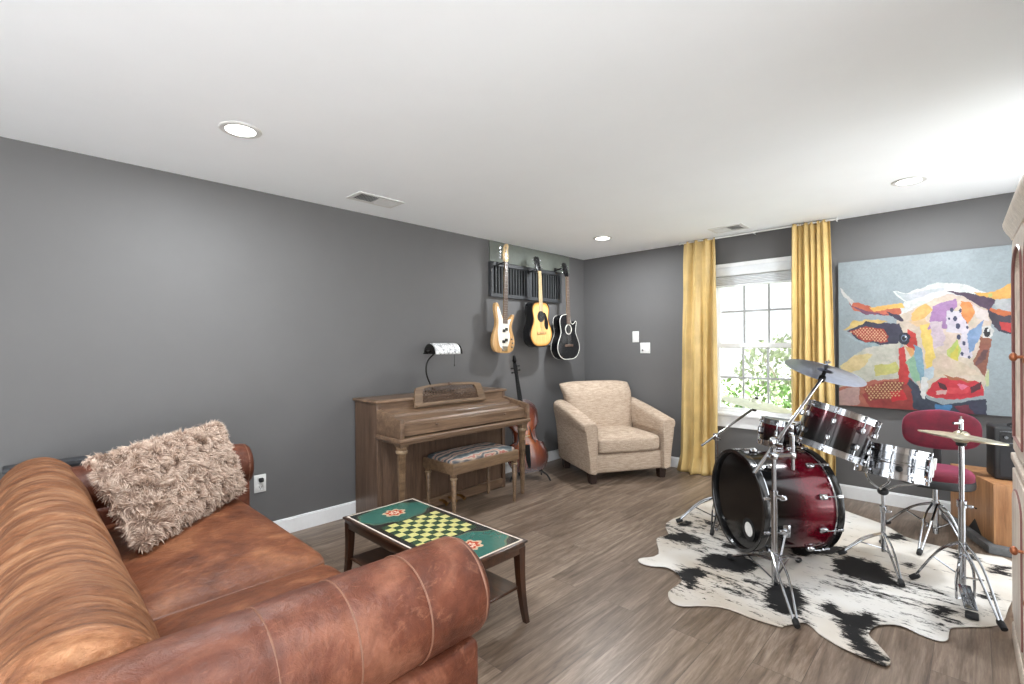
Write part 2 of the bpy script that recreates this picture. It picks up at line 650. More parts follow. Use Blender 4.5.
b.box(((WX0 + WX1) / 2, 0.075, WZ0 / 2), (WX1 - WX0, 0.15, WZ0))
b.box(((WX0 + WX1) / 2, 0.075, (WZ1 + H) / 2), (WX1 - WX0, 0.15, H - WZ1))
struct('wall_back', b, 'wall', label='grey wall with the window and painting')
# rear wall behind the camera, unseen; left mostly open to let sky light in
b = MB()
b.box((0.6, RY - 0.075, H / 2), (1.2, 0.15, H))
b.box((RX - 0.12, RY - 0.075, H / 2), (0.24, 0.15, H))
b.box((2.59, RY - 0.075, 2.36), (2.78, 0.15, 0.16))
struct('wall_rear', b, 'wall', label='grey wall around the wide unseen opening added behind the camera for light')


def baseboard(name, a, b_, label):
    q = MB()
    x0, y0 = a
    x1, y1 = b_
    if abs(x1 - x0) < 1e-6:
        sgn = 1 if x0 < 1 else -1
        q.box((x0 + sgn * 0.008, (y0 + y1) / 2, 0.05), (0.016, abs(y1 - y0), 0.10))
        q.box((x0 + sgn * 0.005, (y0 + y1) / 2, 0.106), (0.010, abs(y1 - y0), 0.012), 0.003, 1)
    else:
        q.box(((x0 + x1) / 2, y0 - 0.008, 0.05), (abs(x1 - x0), 0.016, 0.10))
        q.box(((x0 + x1) / 2, y0 - 0.005, 0.106), (abs(x1 - x0), 0.010, 0.012), 0.003, 1)
    struct(name, q, 'trim', label=label)


baseboard('baseboard_left', (0, RY), (0, 0), 'white baseboard along the guitar wall')
baseboard('baseboard_back', (0.016, 0), (RX - 0.016, 0), 'white baseboard along the window wall')

# window
win = bpy.data.objects.new('window_1', None)
C.objects.link(win)
win.location = ((WX0 + WX1) / 2, 0, WZ0)
MAT[win.name] = Matrix.Translation(win.location)
win['kind'] = 'structure'
win['label'] = 'white double hung window between the mustard curtains'
win['category'] = 'window'
xm = (WX0 + WX1) / 2
q = MB()
q.box((WX0 + 0.02, 0.08, (WZ0 + WZ1) / 2), (0.04, 0.14, WZ1 - WZ0), 0.003, 1)
q.box((WX1 - 0.02, 0.08, (WZ0 + WZ1) / 2), (0.04, 0.14, WZ1 - WZ0), 0.003, 1)
q.box((xm, 0.08, WZ1 - 0.02), (WX1 - WX0, 0.14, 0.04), 0.003, 1)
q.box((xm, 0.08, WZ0 + 0.02), (WX1 - WX0, 0.14, 0.04), 0.003, 1)
for xx in (WX0 - 0.03, WX1 + 0.03):
    q.box((xx, -0.009, (WZ0 + WZ1) / 2 + 0.02), (0.075, 0.022, WZ1 - WZ0 + 0.12), 0.004, 1)
q.box((xm, -0.009, WZ1 + 0.035), (WX1 - WX0 + 0.135, 0.022, 0.07), 0.004, 1)
obj('window_frame', q, 'trim', win)
q = MB()
q.box((xm, -0.02, WZ0 + 0.0), (WX1 - WX0 + 0.16, 0.075, 0.03), 0.006, 2)
q.box((xm, -0.01, WZ0 - 0.075), (WX1 - WX0 + 0.13, 0.022, 0.115), 0.004, 1)
obj('window_sill', q, 'trim', win)


def sash(z0, z1, yy, cols, rows):
    s = MB()
    x0, x1 = WX0 + 0.04, WX1 - 0.04
    wd = 0.042
    s.rect_frame('y', x0, x1, z0, z1, wd, wd, yy - 0.017, yy + 0.017)
    so = obj('sash', s, 'trim', win)
    m = MB()
    for k in range(1, cols):
        xx = x0 + wd + (x1 - x0 - 2 * wd) * k / cols
        m.box((xx, yy, (z0 + z1) / 2), (0.019, 0.016, z1 - z0 - 2 * wd), 0.002, 1)
    for k in range(1, rows):
        zz = z0 + wd + (z1 - z0 - 2 * wd) * k / rows
        m.box(((x0 + x1) / 2, yy, zz), (x1 - x0 - 2 * wd, 0.014, 0.019), 0.002, 1)
    obj('muntin_grid', m, 'muntin', so)
    p = MB()
    p.add([(x0 + wd, yy + 0.011, z0 + wd), (x1 - wd, yy + 0.011, z0 + wd), (x1 - wd, yy + 0.011, z1 - wd), (x0 + wd, yy + 0.011, z1 - wd)], [(0, 1, 2, 3)])
    obj('glass_pane', p, 'glass', so)


sash(0.66, 1.36, 0.055, 3, 2)
sash(1.31, 2.06, 0.095, 3, 2)
q = MB()
q.box((xm, -0.0, 2.085), (0.80, 0.07, 0.09), 0.012, 2)
for k in range(5):
    q.box((xm, 0.02, 2.03 - 0.016 * k), (0.78, 0.045, 0.013), 0.004, 1)
q.box((xm, 0.02, 1.945), (0.78, 0.05, 0.022), 0.005, 1)
obj('raised_blind', q, 'blind', win)

struct('terrace', MB().box((13.4, -5.0, -0.08), (18.0, 14.0, 0.1)), 'bounce_paving', label='unseen pale ground added on the right to bounce sunlight indoors')  # added out of view; bounces sunlight onto the far ceiling
# outside: lawn and planting
struct('ground', MB().box((1.5, 9.2, -0.36), (30, 18, 0.1)), 'lawn', label='pale lawn outside the window')


def shrub(x, y, r, hgt, seed, label, leaf='foliage', n=520, ls=0.05):
    rnd = random.Random(seed)
    t_ = thing('garden_shrub', label, 'shrub', (x, y, -0.31), 0, 'shrubs outside the window')
    q = MB()
    for _ in range(n):
        a, u, rr = rnd.uniform(0, 2 * PI), rnd.uniform(-0.8, 1), rnd.uniform(0.35, 1) ** 0.5
        hr = math.sqrt(max(0, 1 - u * u))
        p = Vector((x + r * rr * hr * math.cos(a), y + r * rr * hr * math.sin(a), -0.31 + hgt * (0.52 + 0.48 * u * rr)))
        d1 = Vector((rnd.gauss(0, 1), rnd.gauss(0, 1), rnd.gauss(0, 1))).normalized()
        d2 = d1.orthogonal().normalized()
        s = ls * rnd.uniform(0.6, 1.3)
        q.add([p - d1 * s, p + d2 * s * 0.45, p + d1 * s, p - d2 * s * 0.45], [(0, 1, 2, 3)])
    obj('foliage', q, leaf, t_, sharp=0)
    q = MB()
    for k in range(6):
        a = rnd.uniform(0, 2 * PI)
        q.tube([(x, y, -0.31), (x + r * 0.25 * math.cos(a), y + r * 0.25 * math.sin(a), hgt * 0.3 - 0.31), (x + r * 0.6 * math.cos(a), y + r * 0.6 * math.sin(a), hgt * 0.75 - 0.31)], [0.018, 0.012, 0.005], 6)
    obj('stem', q, 'bark', t_)


shrub(0.80, 2.2, 0.52, 1.18, 1, 'leafy green shrub outside, nearest the left curtain')
shrub(1.25, 3.3, 0.50, 1.20, 2, 'leafy green shrub outside, farther back behind the window middle', n=420)
shrub(1.70, 1.1, 0.36, 1.02, 3, 'low green shrub outside, close under the window middle', n=380)
shrub(1.95, 2.1, 0.45, 1.18, 4, 'leafy green shrub outside, nearest the right curtain')
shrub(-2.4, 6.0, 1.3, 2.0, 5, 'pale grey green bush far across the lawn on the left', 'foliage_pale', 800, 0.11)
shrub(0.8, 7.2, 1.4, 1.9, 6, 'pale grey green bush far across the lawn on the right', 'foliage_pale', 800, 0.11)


# ceiling lights: each with its lamp
def ceiling_light(x, y, label, watts=LAMP_WATTS):
    t_ = thing('recessed_ceiling_light', label, 'ceiling light', (x, y, H), 0, 'recessed ceiling lights')
    Mx = Matrix.Translation((x, y, H))
    obj('trim_ring', MB(Mx).lathe([(0.068, 0.0), (0.068, -0.006), (0.092, -0.006), (0.096, -0.002), (0.096, 0.0)], 40), 'plastic_white', t_)
    obj('diffuser', MB(Mx).lathe([(0.001, -0.004), (0.068, -0.004), (0.068, -0.001)], 40), 'lit', t_)
    ld = bpy.data.lights.new('ceiling_lamp', 'AREA')
    ld.shape = 'DISK'
    ld.size = 0.13
    ld.energy = watts
    ld.color = (0.93, 0.97, 1.0)
    lo = bpy.data.objects.new('ceiling_lamp', ld)
    C.objects.link(lo)
    lo.parent = t_
    lo.location = (0, 0, -0.012)
    return t_


ceiling_light(0.95, -4.26, 'round recessed ceiling light above the leather sofa')
ceiling_light(0.87, -0.89, 'round recessed ceiling light above the armchair corner')
ceiling_light(3.28, -0.86, 'round recessed ceiling light above the drum throne')
ceiling_light(3.28, -4.26, 'round recessed ceiling light added above the camera, out of view, to light the room')  # fourth ceiling light, added out of view for more light




def vent(x0, x1, y0, y1, along, label):
    t_ = thing('ceiling_vent', label, 'vent', ((x0 + x1) / 2, (y0 + y1) / 2, H), 0, 'ceiling air vents')
    f = MB()
    bw = 0.028
    f.rect_frame('z', x0, x1, y0, y1, bw, bw, H - 0.008, H - 0.0005)
    if along == 'y':
        f.box(((x0 + x1) / 2, (y0 + y1) / 2, H - 0.004), (x1 - x0 - 2 * bw, 0.012, 0.007))
    else:
        f.box(((x0 + x1) / 2, (y0 + y1) / 2, H - 0.004), (0.012, y1 - y0 - 2 * bw, 0.007))
    obj('frame', f, 'plastic_white', t_)
    g = MB()
    L0, L1 = ((y0 + bw, y1 - bw) if along == 'y' else (x0 + bw, x1 - bw))
    nb = 20
    for k in range(nb):
        c = L0 + (L1 - L0) * (k + 0.5) / nb
        tilt = 0.75 if k < nb / 2 else -0.75
        if along == 'y':
            R_ = Matrix.Translation(((x0 + x1) / 2, c, H - 0.006)) @ Matrix.Rotation(tilt, 4, 'X')
            g.box((0, 0, 0), (x1 - x0 - 2 * bw, 0.013, 0.0012), M_=R_)
        else:
            R_ = Matrix.Translation((c, (y0 + y1) / 2, H - 0.006)) @ Matrix.Rotation(-tilt, 4, 'Y')
            g.box((0, 0, 0), (0.013, y1 - y0 - 2 * bw, 0.0012), M_=R_)
    obj('louver', g, 'plastic_white', t_)
    obj('duct_opening', MB().box(((x0 + x1) / 2, (y0 + y1) / 2, H - 0.0008), (x1 - x0 - 2 * bw, y1 - y0 - 2 * bw, 0.0012)), 'black_matte', t_)


vent(0.30, 0.50, -3.37, -3.0, 'y', 'white rectangular ceiling vent above the piano wall')
vent(1.78, 2.08, -0.50, -0.28, 'x', 'white rectangular ceiling vent in front of the curtains')

# wall plates
t_ = thing('wall_outlet', 'white wall outlet with black plug beside the leather sofa', 'outlet', (0, -3.87, 0.40))
obj('cover_plate', MB().box((0.004, -3.87, 0.40), (0.008, 0.078, 0.122), 0.003, 2), 'plastic_white', t_)
q = MB()
for dz in (-0.026, 0.026):
    q.box((0.009, -3.87, 0.40 + dz), (0.004, 0.034, 0.034), 0.008, 2)
obj('socket', q, 'plastic_white', t_)
q = MB()
for dy in (-0.007, 0.007):
    q.box((0.0113, -3.87 + dy, 0.376), (0.001, 0.003, 0.010))
q.box((0.0113, -3.87, 0.363), (0.001, 0.005, 0.005))
obj('slot', q, 'black_matte', t_)
obj('plug', MB().box((0.024, -3.868, 0.426), (0.028, 0.03, 0.028), 0.007, 2), 'rubber', t_)
t_ = thing('light_switch', 'small single white switch plate, upper of the two by the armchair', 'switch', (0.735, 0, 1.445))
obj('cover_plate', MB().box((0.735, -0.004, 1.445), (0.082, 0.008, 0.128), 0.003, 2), 'plastic_white', t_)
obj('rocker', MB().box((0.735, -0.010, 1.445), (0.034, 0.006, 0.066), 0.002, 1), 'trim', t_)
t_ = thing('light_switch', 'square double white switch plate, lower of the two by the armchair', 'switch', (0.856, 0, 1.314))
obj('cover_plate', MB().box((0.856, -0.004, 1.314), (0.124, 0.008, 0.122), 0.003, 2), 'plastic_white', t_)
for dx in (-0.026, 0.026):
    q = MB()
    q.box((0.856 + dx, -0.0095, 1.314), (0.032, 0.005, 0.064), 0.002, 1)
    obj('rocker', q, 'trim', t_)
obj('dimmer_knob', MB().cyl((0.830, -0.012, 1.29), (0.830, -0.02, 1.29), 0.009), 'steel', t_)

# ------------------------------------------------------------------ curtains
def curtain(x0t, x1t, x0b, x1b, nf, seed, label, flare):
    rnd = random.Random(seed)
    ph = [rnd.uniform(0, 6) for _ in range(4)]
    nx, nz = 150, 70
    rings = []
    for j in range(nz + 1):
        v = j / nz
        z = 2.415 * (1 - v) + 0.006
        xa = x0t + (x0b - x0t) * v ** 0.8
        xb = x1t + (x1b - x1t) * v ** 0.8
        row = []
        for i in range(nx + 1):
            u = i / nx
            a = (0.022 + 0.016 * v)
            wob = 0.35 * math.sin(2.2 * v + ph[0] + 4 * u) + 0.22 * math.sin(5 * v + ph[1] + 9 * u)
            y = -0.118 - a * math.sin(2 * PI * nf * u + wob * 2 + ph[2]) - 0.5 * a * math.sin(2 * PI * nf * 0.43 * u + ph[3] + 2.5 * v)
            y -= 0.012 * noise.noise(Vector((u * 7, v * 6, seed)))
            x = xa + (xb - xa) * u + 0.006 * math.sin(4 * PI * nf * u + ph[1])
            if v > 0.93:        # hem breaking on the floor
                k = (v - 0.93) / 0.07
                y -= flare * k * (0.6 + 0.5 * math.sin(2 * PI * 1.7 * u + ph[3]))
                x += flare * 0.7 * k * (u - 0.5)
            row.append((x, y, z + (0.012 * abs(math.sin(nf * PI * u)) if j == 0 else 0)))
        rings.append(row)
    q = MB()
    q.loft(rings, caps=False, closed=False)
    o = obj('curtain', q, 'curtain', None, sharp=0)
    md = o.modifiers.new('cloth_thickness', 'SOLIDIFY')
    md.thickness = 0.003
    return tag(o, label, 'curtain', 'mustard curtain panels')


curtain(1.375, 1.70, 1.300, 1.735, 3.4, 11, 'mustard yellow curtain on the armchair side of the window', 0.06)
curtain(2.395, 2.685, 2.385, 2.72, 6.2, 23, 'mustard yellow curtain on the painting side of the window', 0.03)
q = MB()
q.tube([(1.33, -0.118, 2.422), (2.74, -0.118, 2.422)], 0.007, 10)
for xx in (1.33, 2.74):
    q.blob((xx, -0.118, 2.422), (0.013, 0.013, 0.013), nu=12, nv=8)
for xx in (1.345, 2.05, 2.725):
    q.tube([(xx, 0, 2.426), (xx, -0.118, 2.426)], 0.004, 6)
tag(obj('curtain_rod', q, 'plastic_white'), 'thin white curtain rod under the ceiling above the window', 'curtain rod')

# ================================================================== FURNITURE
# ------------------------------------------------------------------ leather sofa
sofa = thing('leather_sofa', 'worn tan leather sofa with rolled arms at lower left', 'sofa', (1.35, -4.6, 0))
obj('base', MB().box((1.36, -4.63, 0.19), (2.16, 0.98, 0.22), 0.025, 3), 'leather_arm', sofa)
for sx_ in (0.3, 2.42):
    for sy_ in (-4.2, -5.05):
        obj('foot', MB().lathe([(0.02, 0.0), (0.028, 0.004), (0.036, 0.05), (0.038, 0.09)], 16, M_=Matrix.Translation((sx_, sy_, 0)), caps=True), 'foot_wood', sofa)


def seat_cushion(x0, x1, y0, y1, z0, z1, seed):
    cx_, cy_, cz_ = (x0 + x1) / 2, (y0 + y1) / 2, (z0 + z1) / 2
    sx_, sy_, sz_ = (x1 - x0) / 2, (y1 - y0) / 2, (z1 - z0) / 2

    def fn(p):
        u, v = p.x / sx_, p.y / sy_
        k = (1 - u * u) * (1 - v * v)
        if p.z > 0:
            p.z += 0.035 * k + 0.006 * noise.noise(Vector((p.x * 5 + seed, p.y * 5, 0)))
            p.z += 0.004 * noise.noise(Vector((p.x * 16, p.y * 9 + seed, 3)))
        return p
    o = obj('seat_cushion', MB().blob((cx_, cy_, cz_), (sx_, sy_, sz_), (0.13, 0.36), 140, 40, fn=fn), 'leather_seat', sofa)
    pts = []
    for k in range(80):
        a = 2 * PI * k / 80
        c_, s_ = math.cos(a), math.sin(a)
        pts.append((cx_ + sx_ * math.copysign(abs(c_) ** 0.13, c_) * 0.985, cy_ + sy_ * math.copysign(abs(s_) ** 0.13, s_) * 0.985, z1 - sz_ * 0.42))
    pts.append(pts[0])
    obj('piping', MB().tube(pts, 0.0055, 8), 'piping', o)


seat_cushion(0.40, 1.615, -4.80, -4.12, 0.26, 0.475, 1.0)
seat_cushion(1.62, 2.32, -4.80, -4.13, 0.26, 0.462, 8.0)

prof = [(-4.79, 0.28), (-4.775, 0.42), (-4.785, 0.53), (-4.81, 0.64), (-4.855, 0.735), (-4.92, 0.79), (-4.985, 0.803), (-5.055, 0.78), (-5.11, 0.71), (-5.135, 0.56), (-5.14, 0.36), (-5.13, 0.14), (-5.0, 0.12), (-4.85, 0.13)]
pc = crv([Vector(p) for p in prof], 5, True)
rings = []
nst = 240
for i in range(nst + 1):
    u = i / nst
    x = 0.20 + u * 2.17
    e = min(1, min(u, 1 - u) / 0.022)
    sh = 0.93 + 0.07 * math.sqrt(max(0, 1 - (1 - e) ** 2))
    row = []
    for k_, p in enumerate(pc):
        yc, zc = -4.95, 0.46
        y, z = yc + (p.x - yc) * sh, zc + (p.y - zc) * sh
        up = max(0, min(1, (z - 0.4) / 0.3))
        wv_ = noise.noise(Vector((x * 17 + 2.6 * z, p.x * 2.6 + z * 3.2, 1.7)))
        w2 = noise.noise(Vector((x * 42 + 5 * z, p.x * 4 + z * 6, 5.1)))
        cre = max(0.0, 1 - abs(wv_) * 5)
        d = 0.013 * wv_ * up + 0.008 * w2 * up - 0.010 * cre * up
        nn = Vector((y - yc, z - zc)).normalized()
        row.append((x, y + nn.x * d, z + nn.y * d))
    rings.append(row)
obj('backrest', MB().loft(rings), 'leather_back', sofa, sharp=60)


def sofa_arm(xc, y0, y1, r, zc, seed, seams, pw=1.5):
    rings = []
    n = 70
    for i in range(n + 1):
        u = i / n
        y = y0 + (y1 - y0) * u
        e = min(1, (1 - u) / 0.05)
        k = (0.86 + 0.14 * math.sqrt(max(0, 1 - (1 - e) ** 2)))
        k2 = 1.0 + 0.01 * math.sin(5 * u + seed)
        for s in seams:
            k2 -= 0.022 * math.exp(-((y - s) / 0.010) ** 2)
        row = []
        for j in range(56):
            a = 2 * PI * j / 56
            rr = r * k * k2 * (1 + 0.014 * noise.noise(Vector((math.cos(a) * 3, y * 7, math.sin(a) * 3 + seed))))
            row.append((xc + rr * math.cos(a), y, zc + rr * 0.98 * math.sin(a)))
        rings.append(row)
    o = obj('arm', MB().loft(rings), 'leather_arm', sofa, sharp=60)
    s = MB()
    s.box((xc, (y0 + y1) / 2, 0.27), (r * pw, y1 - y0 - 0.04, 0.42 + (0.12 if pw > 1.6 else 0)), 0.03, 3)
    obj('arm_panel', s, 'leather_arm', o)
    s = MB()
    for yy in seams:
        s = MB()
        s.tube([(xc + (r * 0.985) * math.cos(2 * PI * j / 48), yy + 0.006, zc + r * 0.965 * math.sin(2 * PI * j / 48)) for j in range(49)], 0.0028, 6)
        obj('seam_piping', s, 'piping', o)
    s = MB()
    s.tube([(xc + (r * 0.955) * math.cos(2 * PI * j / 48), y1 - 0.028, zc + r * 0.935 * math.sin(2 * PI * j / 48)) for j in range(49)], 0.0055, 6)
    obj('seam_piping', s, 'piping', o)


sofa_arm(2.425, -5.02, -4.07, 0.150, 0.600, 0.3, (-4.30, -4.50, -4.68))
sofa_arm(0.275, -5.02, -4.03, 0.130, 0.615, 4.3, (-4.30, -4.55), 1.85)

# dark console between sofa and wall
cons = thing('console_table', 'slim dark grey console behind the far sofa arm', 'console', (0.07, -4.72, 0))
q = MB()
q.box((0.073, -4.72, 0.738), (0.105, 0.76, 0.024), 0.003, 1)
obj('top', q, 'dark_console', cons)
obj('front_panel', MB().box((0.112, -4.72, 0.63), (0.014, 0.72, 0.19)), 'dark_console', cons)
for yy in (-5.07, -4.37):
    obj('leg', MB().box((0.073, yy, 0.363), (0.09, 0.035, 0.726), 0.003, 1), 'dark_console', cons)

# shaggy pillow
pil = thing('fur_pillow', 'shaggy taupe fur pillow on the leather sofa', 'pillow', (0.75, -4.5, 0.5))
BL, BR, TR, TL = Vector((1.13, -4.69, 0.515)), Vector((0.51, -4.135, 0.505)), Vector((0.42, -4.24, 0.90)), Vector((0.80, -4.83, 0.855))
nrm = ((BR - BL).cross(TL - BL)).normalized()
if nrm.x < 0:
    nrm = -nrm


def pil_pt(u, v, s):
    p = BL * (1 - u) * (1 - v) + BR * u * (1 - v) + TR * u * v + TL * (1 - u) * v
    k = ((1 - (2 * u - 1) ** 4) * (1 - (2 * v - 1) ** 4)) ** 0.6
    c = p + nrm * (0.085 * k * s)
    m = (BL + BR + TL + TR) / 4
    pinch = 0.05 * (abs(2 * u - 1) * (1 - abs(2 * v - 1)) + abs(2 * v - 1) * (1 - abs(2 * u - 1)))
    return c + (m - p) * pinch * 0.6


q = MB()
for s in (1, -1):
    q.loft([[pil_pt(i / 30, j / 30, s) for i in range(31)] for j in range(31)], False, 0, False)
po = obj('cushion_body', q, 'fur', pil, sharp=0)
fade_attr(po, lambda c: 0.15, 'tip')
rnd = random.Random(5)
q = MB()
tips = []
for k in range(30000):
    s = 1 if rnd.random() < 0.72 else -1
    u, v = rnd.random(), rnd.random()
    if rnd.random() < 0.14:
        if rnd.random() < 0.5:
            u = rnd.choice((0.0, 1.0))
        else:
            v = rnd.choice((0.0, 1.0))
    p = pil_pt(u, v, s)
    du = (pil_pt(min(1, u + 0.02), v, s) - pil_pt(max(0, u - 0.02), v, s))
    dv = (pil_pt(u, min(1, v + 0.02), s) - pil_pt(u, max(0, v - 0.02), s))
    n_ = du.cross(dv).normalized()
    if n_.dot(nrm) * s < 0:
        n_ = -n_
    out = (p - (BL + BR + TL + TR) / 4)
    if abs(2 * u - 1) > 0.97 or abs(2 * v - 1) > 0.97:
        n_ = (n_ * 0.3 + out.normalized()).normalized()
    cl = Vector((noise.noise(p * 24), noise.noise(p * 24 + Vector((9, 2, 4))), noise.noise(p * 24 + Vector((3, 8, 1)))))
    d = (n_ * 0.75 + cl * 1.35 + Vector((0, 0, -0.30)) + Vector((rnd.gauss(0, .16), rnd.gauss(0, .16), rnd.gauss(0, .16)))).normalized()
    if d.dot(n_) < 0.15:
        d = (d + n_ * (0.3 - d.dot(n_))).normalized()
    L = rnd.uniform(0.024, 0.046)
    w_ = rnd.uniform(0.0012, 0.0026)
    sd = d.cross(Vector((rnd.gauss(0, 1), rnd.gauss(0, 1), rnd.gauss(0, 1)))).normalized()
    p1 = p + d * L * 0.55
    p2 = p + (d + Vector((0, 0, -0.25)) + cl * 0.6).normalized() * L
    if min(p1.z, p2.z) < 0.497:
        continue
    q.add([p - sd * w_, p + sd * w_, p1 + sd * w_ * 0.9, p1 - sd * w_ * 0.9, p2], [(0, 1, 2, 3), (3, 2, 4)])
    tv = rnd.uniform(0.75, 1.05)
    tips += [0.05, 0.05, 0.55 * tv, 0.55 * tv, tv]
fo = obj('shag_pile', q, 'fur', pil, sharp=0)
a = fo.data.attributes.new('tip', 'FLOAT', 'POINT')
a.data.foreach_set('value', tips)
fo['kind'] = 'stuff'

# ------------------------------------------------------------------ chess table
tab = thing('chess_table', 'dark wooden coffee table with painted green and cream chessboard top', 'table', (1.54, -3.555, 0))
TX0, TX1, TY0, TY1, TZ = 1.055, 2.025, -3.79, -3.32, 0.40
q = MB()
q.box((1.54, -3.555, TZ - 0.032), (TX1 - TX0 - 0.02, TY1 - TY0 - 0.02, 0.055), 0.004, 2)
q.box((1.54, -3.555, TZ - 0.006), (TX1 - TX0, TY1 - TY0, 0.012), 0.004, 2)
obj('tabletop', q, 'table_wood_x', tab)
NXg, NYg = 188, 88
ix0, ix1, iy0, iy1 = TX0 + 0.016, TX1 - 0.016, TY0 + 0.016, TY1 - 0.016
q = MB()
vs = [(ix0 + (ix1 - ix0) * i / NXg, iy0 + (iy1 - iy0) * j / NYg, TZ + 0.0008) for j in range(NYg + 1) for i in range(NXg + 1)]
fs = [(j * (NXg + 1) + i, j * (NXg + 1) + i + 1, (j + 1) * (NXg + 1) + i + 1, (j + 1) * (NXg + 1) + i) for j in range(NYg) for i in range(NXg)]
q.add(vs, fs)
to = obj('painted_board', q, 'inlay', tab, sharp=0)
ca = to.data.color_attributes.new('paint', 'FLOAT_COLOR', 'CORNER')
cols = []
CH0x, CH0y, SQ = 1.36, -3.735, 0.045
for f in to.data.polygons:
    px, py = f.center.x + 1.54, f.center.y - 3.555
    ed = min(px - ix0, ix1 - px, py - iy0, iy1 - py)
    c = (32, 36, 36)
    if ed < 0.011:
        c = (224, 210, 196)
    elif 0 <= px - CH0x < 8 * SQ and 0 <= py - CH0y < 8 * SQ:
        c = (198, 190, 124) if (int((px - CH0x) / SQ) + int((py - CH0y) / SQ)) % 2 else (44, 74, 50)
    elif -0.012 <= px - CH0x < 8 * SQ + 0.012 and -0.012 <= py - CH0y < 8 * SQ + 0.012:
        c = (22, 22, 22)
    else:
        for ox_ in (1.213, 1.867):
            dx, dy = (px - ox_) / 0.132, (py + 3.555) / 0.205
            wv_ = 0.05 * math.sin(9 * math.atan2(dy, dx))
            rr = math.hypot(dx, dy) + wv_
            if rr < 1:
                c = (48, 98, 88)
                mx_ = math.hypot((px - ox_) / 0.055, (py + 3.555) / 0.062) + 0.12 * math.sin(7 * math.atan2(py + 3.555, px - ox_))
                if mx_ < 1:
                    c = (196, 168, 140)
                if mx_ < 0.72:
                    c = (178, 74, 52)
                if mx_ < 0.40:
                    c = (232, 206, 180)
                if mx_ < 0.2:
                    c = (150, 50, 44)
            elif rr < 1.06:
                c = (80, 100, 80)
    L_ = lin(c)
    for _ in range(4):
        cols += L_
ca.data.foreach_set('color', cols)
for sx_ in (0, 1):
    for sy_ in (0, 1):
        x = TX0 + 0.03 if sx_ == 0 else TX1 - 0.03
        y = TY0 + 0.03 if sy_ == 0 else TY1 - 0.03
        ox_, oy_ = (-1 if sx_ == 0 else 1), (-1 if sy_ == 0 else 1)
        rings = []
        for v in range(9):
            s = v / 8
            z = (TZ - 0.03) * (1 - s)
            fl = 0.022 * s ** 2.4
            hw = 0.021 - 0.009 * s
            cxx, cyy = x + ox_ * fl, y + oy_ * fl
            rings.append([(cxx - hw, cyy - hw, z), (cxx + hw, cyy - hw, z), (cxx + hw, cyy + hw, z), (cxx - hw, cyy + hw, z)])
        obj('leg', MB().loft(rings), 'table_wood', tab, sharp=30)
q = MB()
q.box((1.54, -3.555, 0.17), (TX1 - TX0 - 0.06, TY1 - TY0 - 0.05, 0.014), 0.003, 1)
obj('shelf', q, 'table_wood_x', tab)

# ------------------------------------------------------------------ piano
pno = thing('upright_piano', 'walnut brown spinet piano with closed lid against the left wall', 'piano', (0.3, -2.485, 0))
PY0, PY1 = -3.165, -1.80
for yy in (PY0 + 0.0175, PY1 - 0.0175):
    obj('side_panel', MB().box((0.19, yy, 0.46), (0.335, 0.035, 0.915), 0.003, 1), 'piano_v', pno)
obj('back_panel', MB().box((0.045, (PY0 + PY1) / 2, 0.46), (0.045, PY1 - PY0 - 0.07, 0.90)), 'piano_v', pno)
obj('lower_panel', MB().box((0.325, (PY0 + PY1) / 2, 0.36), (0.022, PY1 - PY0 - 0.07, 0.55), 0.003, 1), 'piano_v', pno)
obj('toe_rail', MB().box((0.335, (PY0 + PY1) / 2, 0.05), (0.05, PY1 - PY0 - 0.07, 0.08), 0.006, 2), 'piano', pno)
obj('upper_panel', MB().box((0.345, (PY0 + PY1) / 2, 0.885), (0.02, PY1 - PY0 - 0.07, 0.07), 0.002, 1), 'piano', pno)
q = MB()
q.box((0.19, (PY0 + PY1) / 2, 0.928), (0.365, PY1 - PY0 + 0.03, 0.022), 0.007, 3)
obj('top_lid', q, 'piano', pno)
q = MB()
q.box((0.21, (PY0 + PY1) / 2, 0.9405), (0.30, PY1 - PY0 - 0.02, 0.004), 0.001, 1)
obj('lid_hinge_leaf', q, 'piano', pno)
q = MB()
q.box((0.505, (PY0 + PY1) / 2, 0.672), (0.35, PY1 - PY0 + 0.02, 0.034), 0.009, 3)
q.box((0.50, (PY0 + PY1) / 2, 0.652), (0.33, PY1 - PY0 - 0.01, 0.02), 0.004, 2)
obj('keybed', q, 'piano', pno)
for yy in (PY0 + 0.0, PY1 - 0.036):
    q = MB()
    out = [(0.355, 0.688), (0.672, 0.688), (0.674, 0.80), (0.668, 0.822), (0.52, 0.846), (0.355, 0.874)]
    q.prism(out, yy, yy + 0.036, 0.003)
    obj('cheek', q, 'piano', pno, sharp=30)
q = MB()
q.prism([(0.355, 0.70), (0.645, 0.70), (0.645, 0.775), (0.622, 0.786), (0.60, 0.788), (0.59, 0.800), (0.47, 0.818), (0.462, 0.836), (0.44, 0.844), (0.355, 0.858)], PY0 + 0.037, PY1 - 0.037, 0.0)
fb = obj('fallboard', q, 'piano', pno, sharp=25)
for yy in (-2.83, -2.10):
    obj('pull_knob', MB().blob((0.655, yy, 0.757), (0.012, 0.013, 0.008), nu=14, nv=10), 'piano_v', fb)
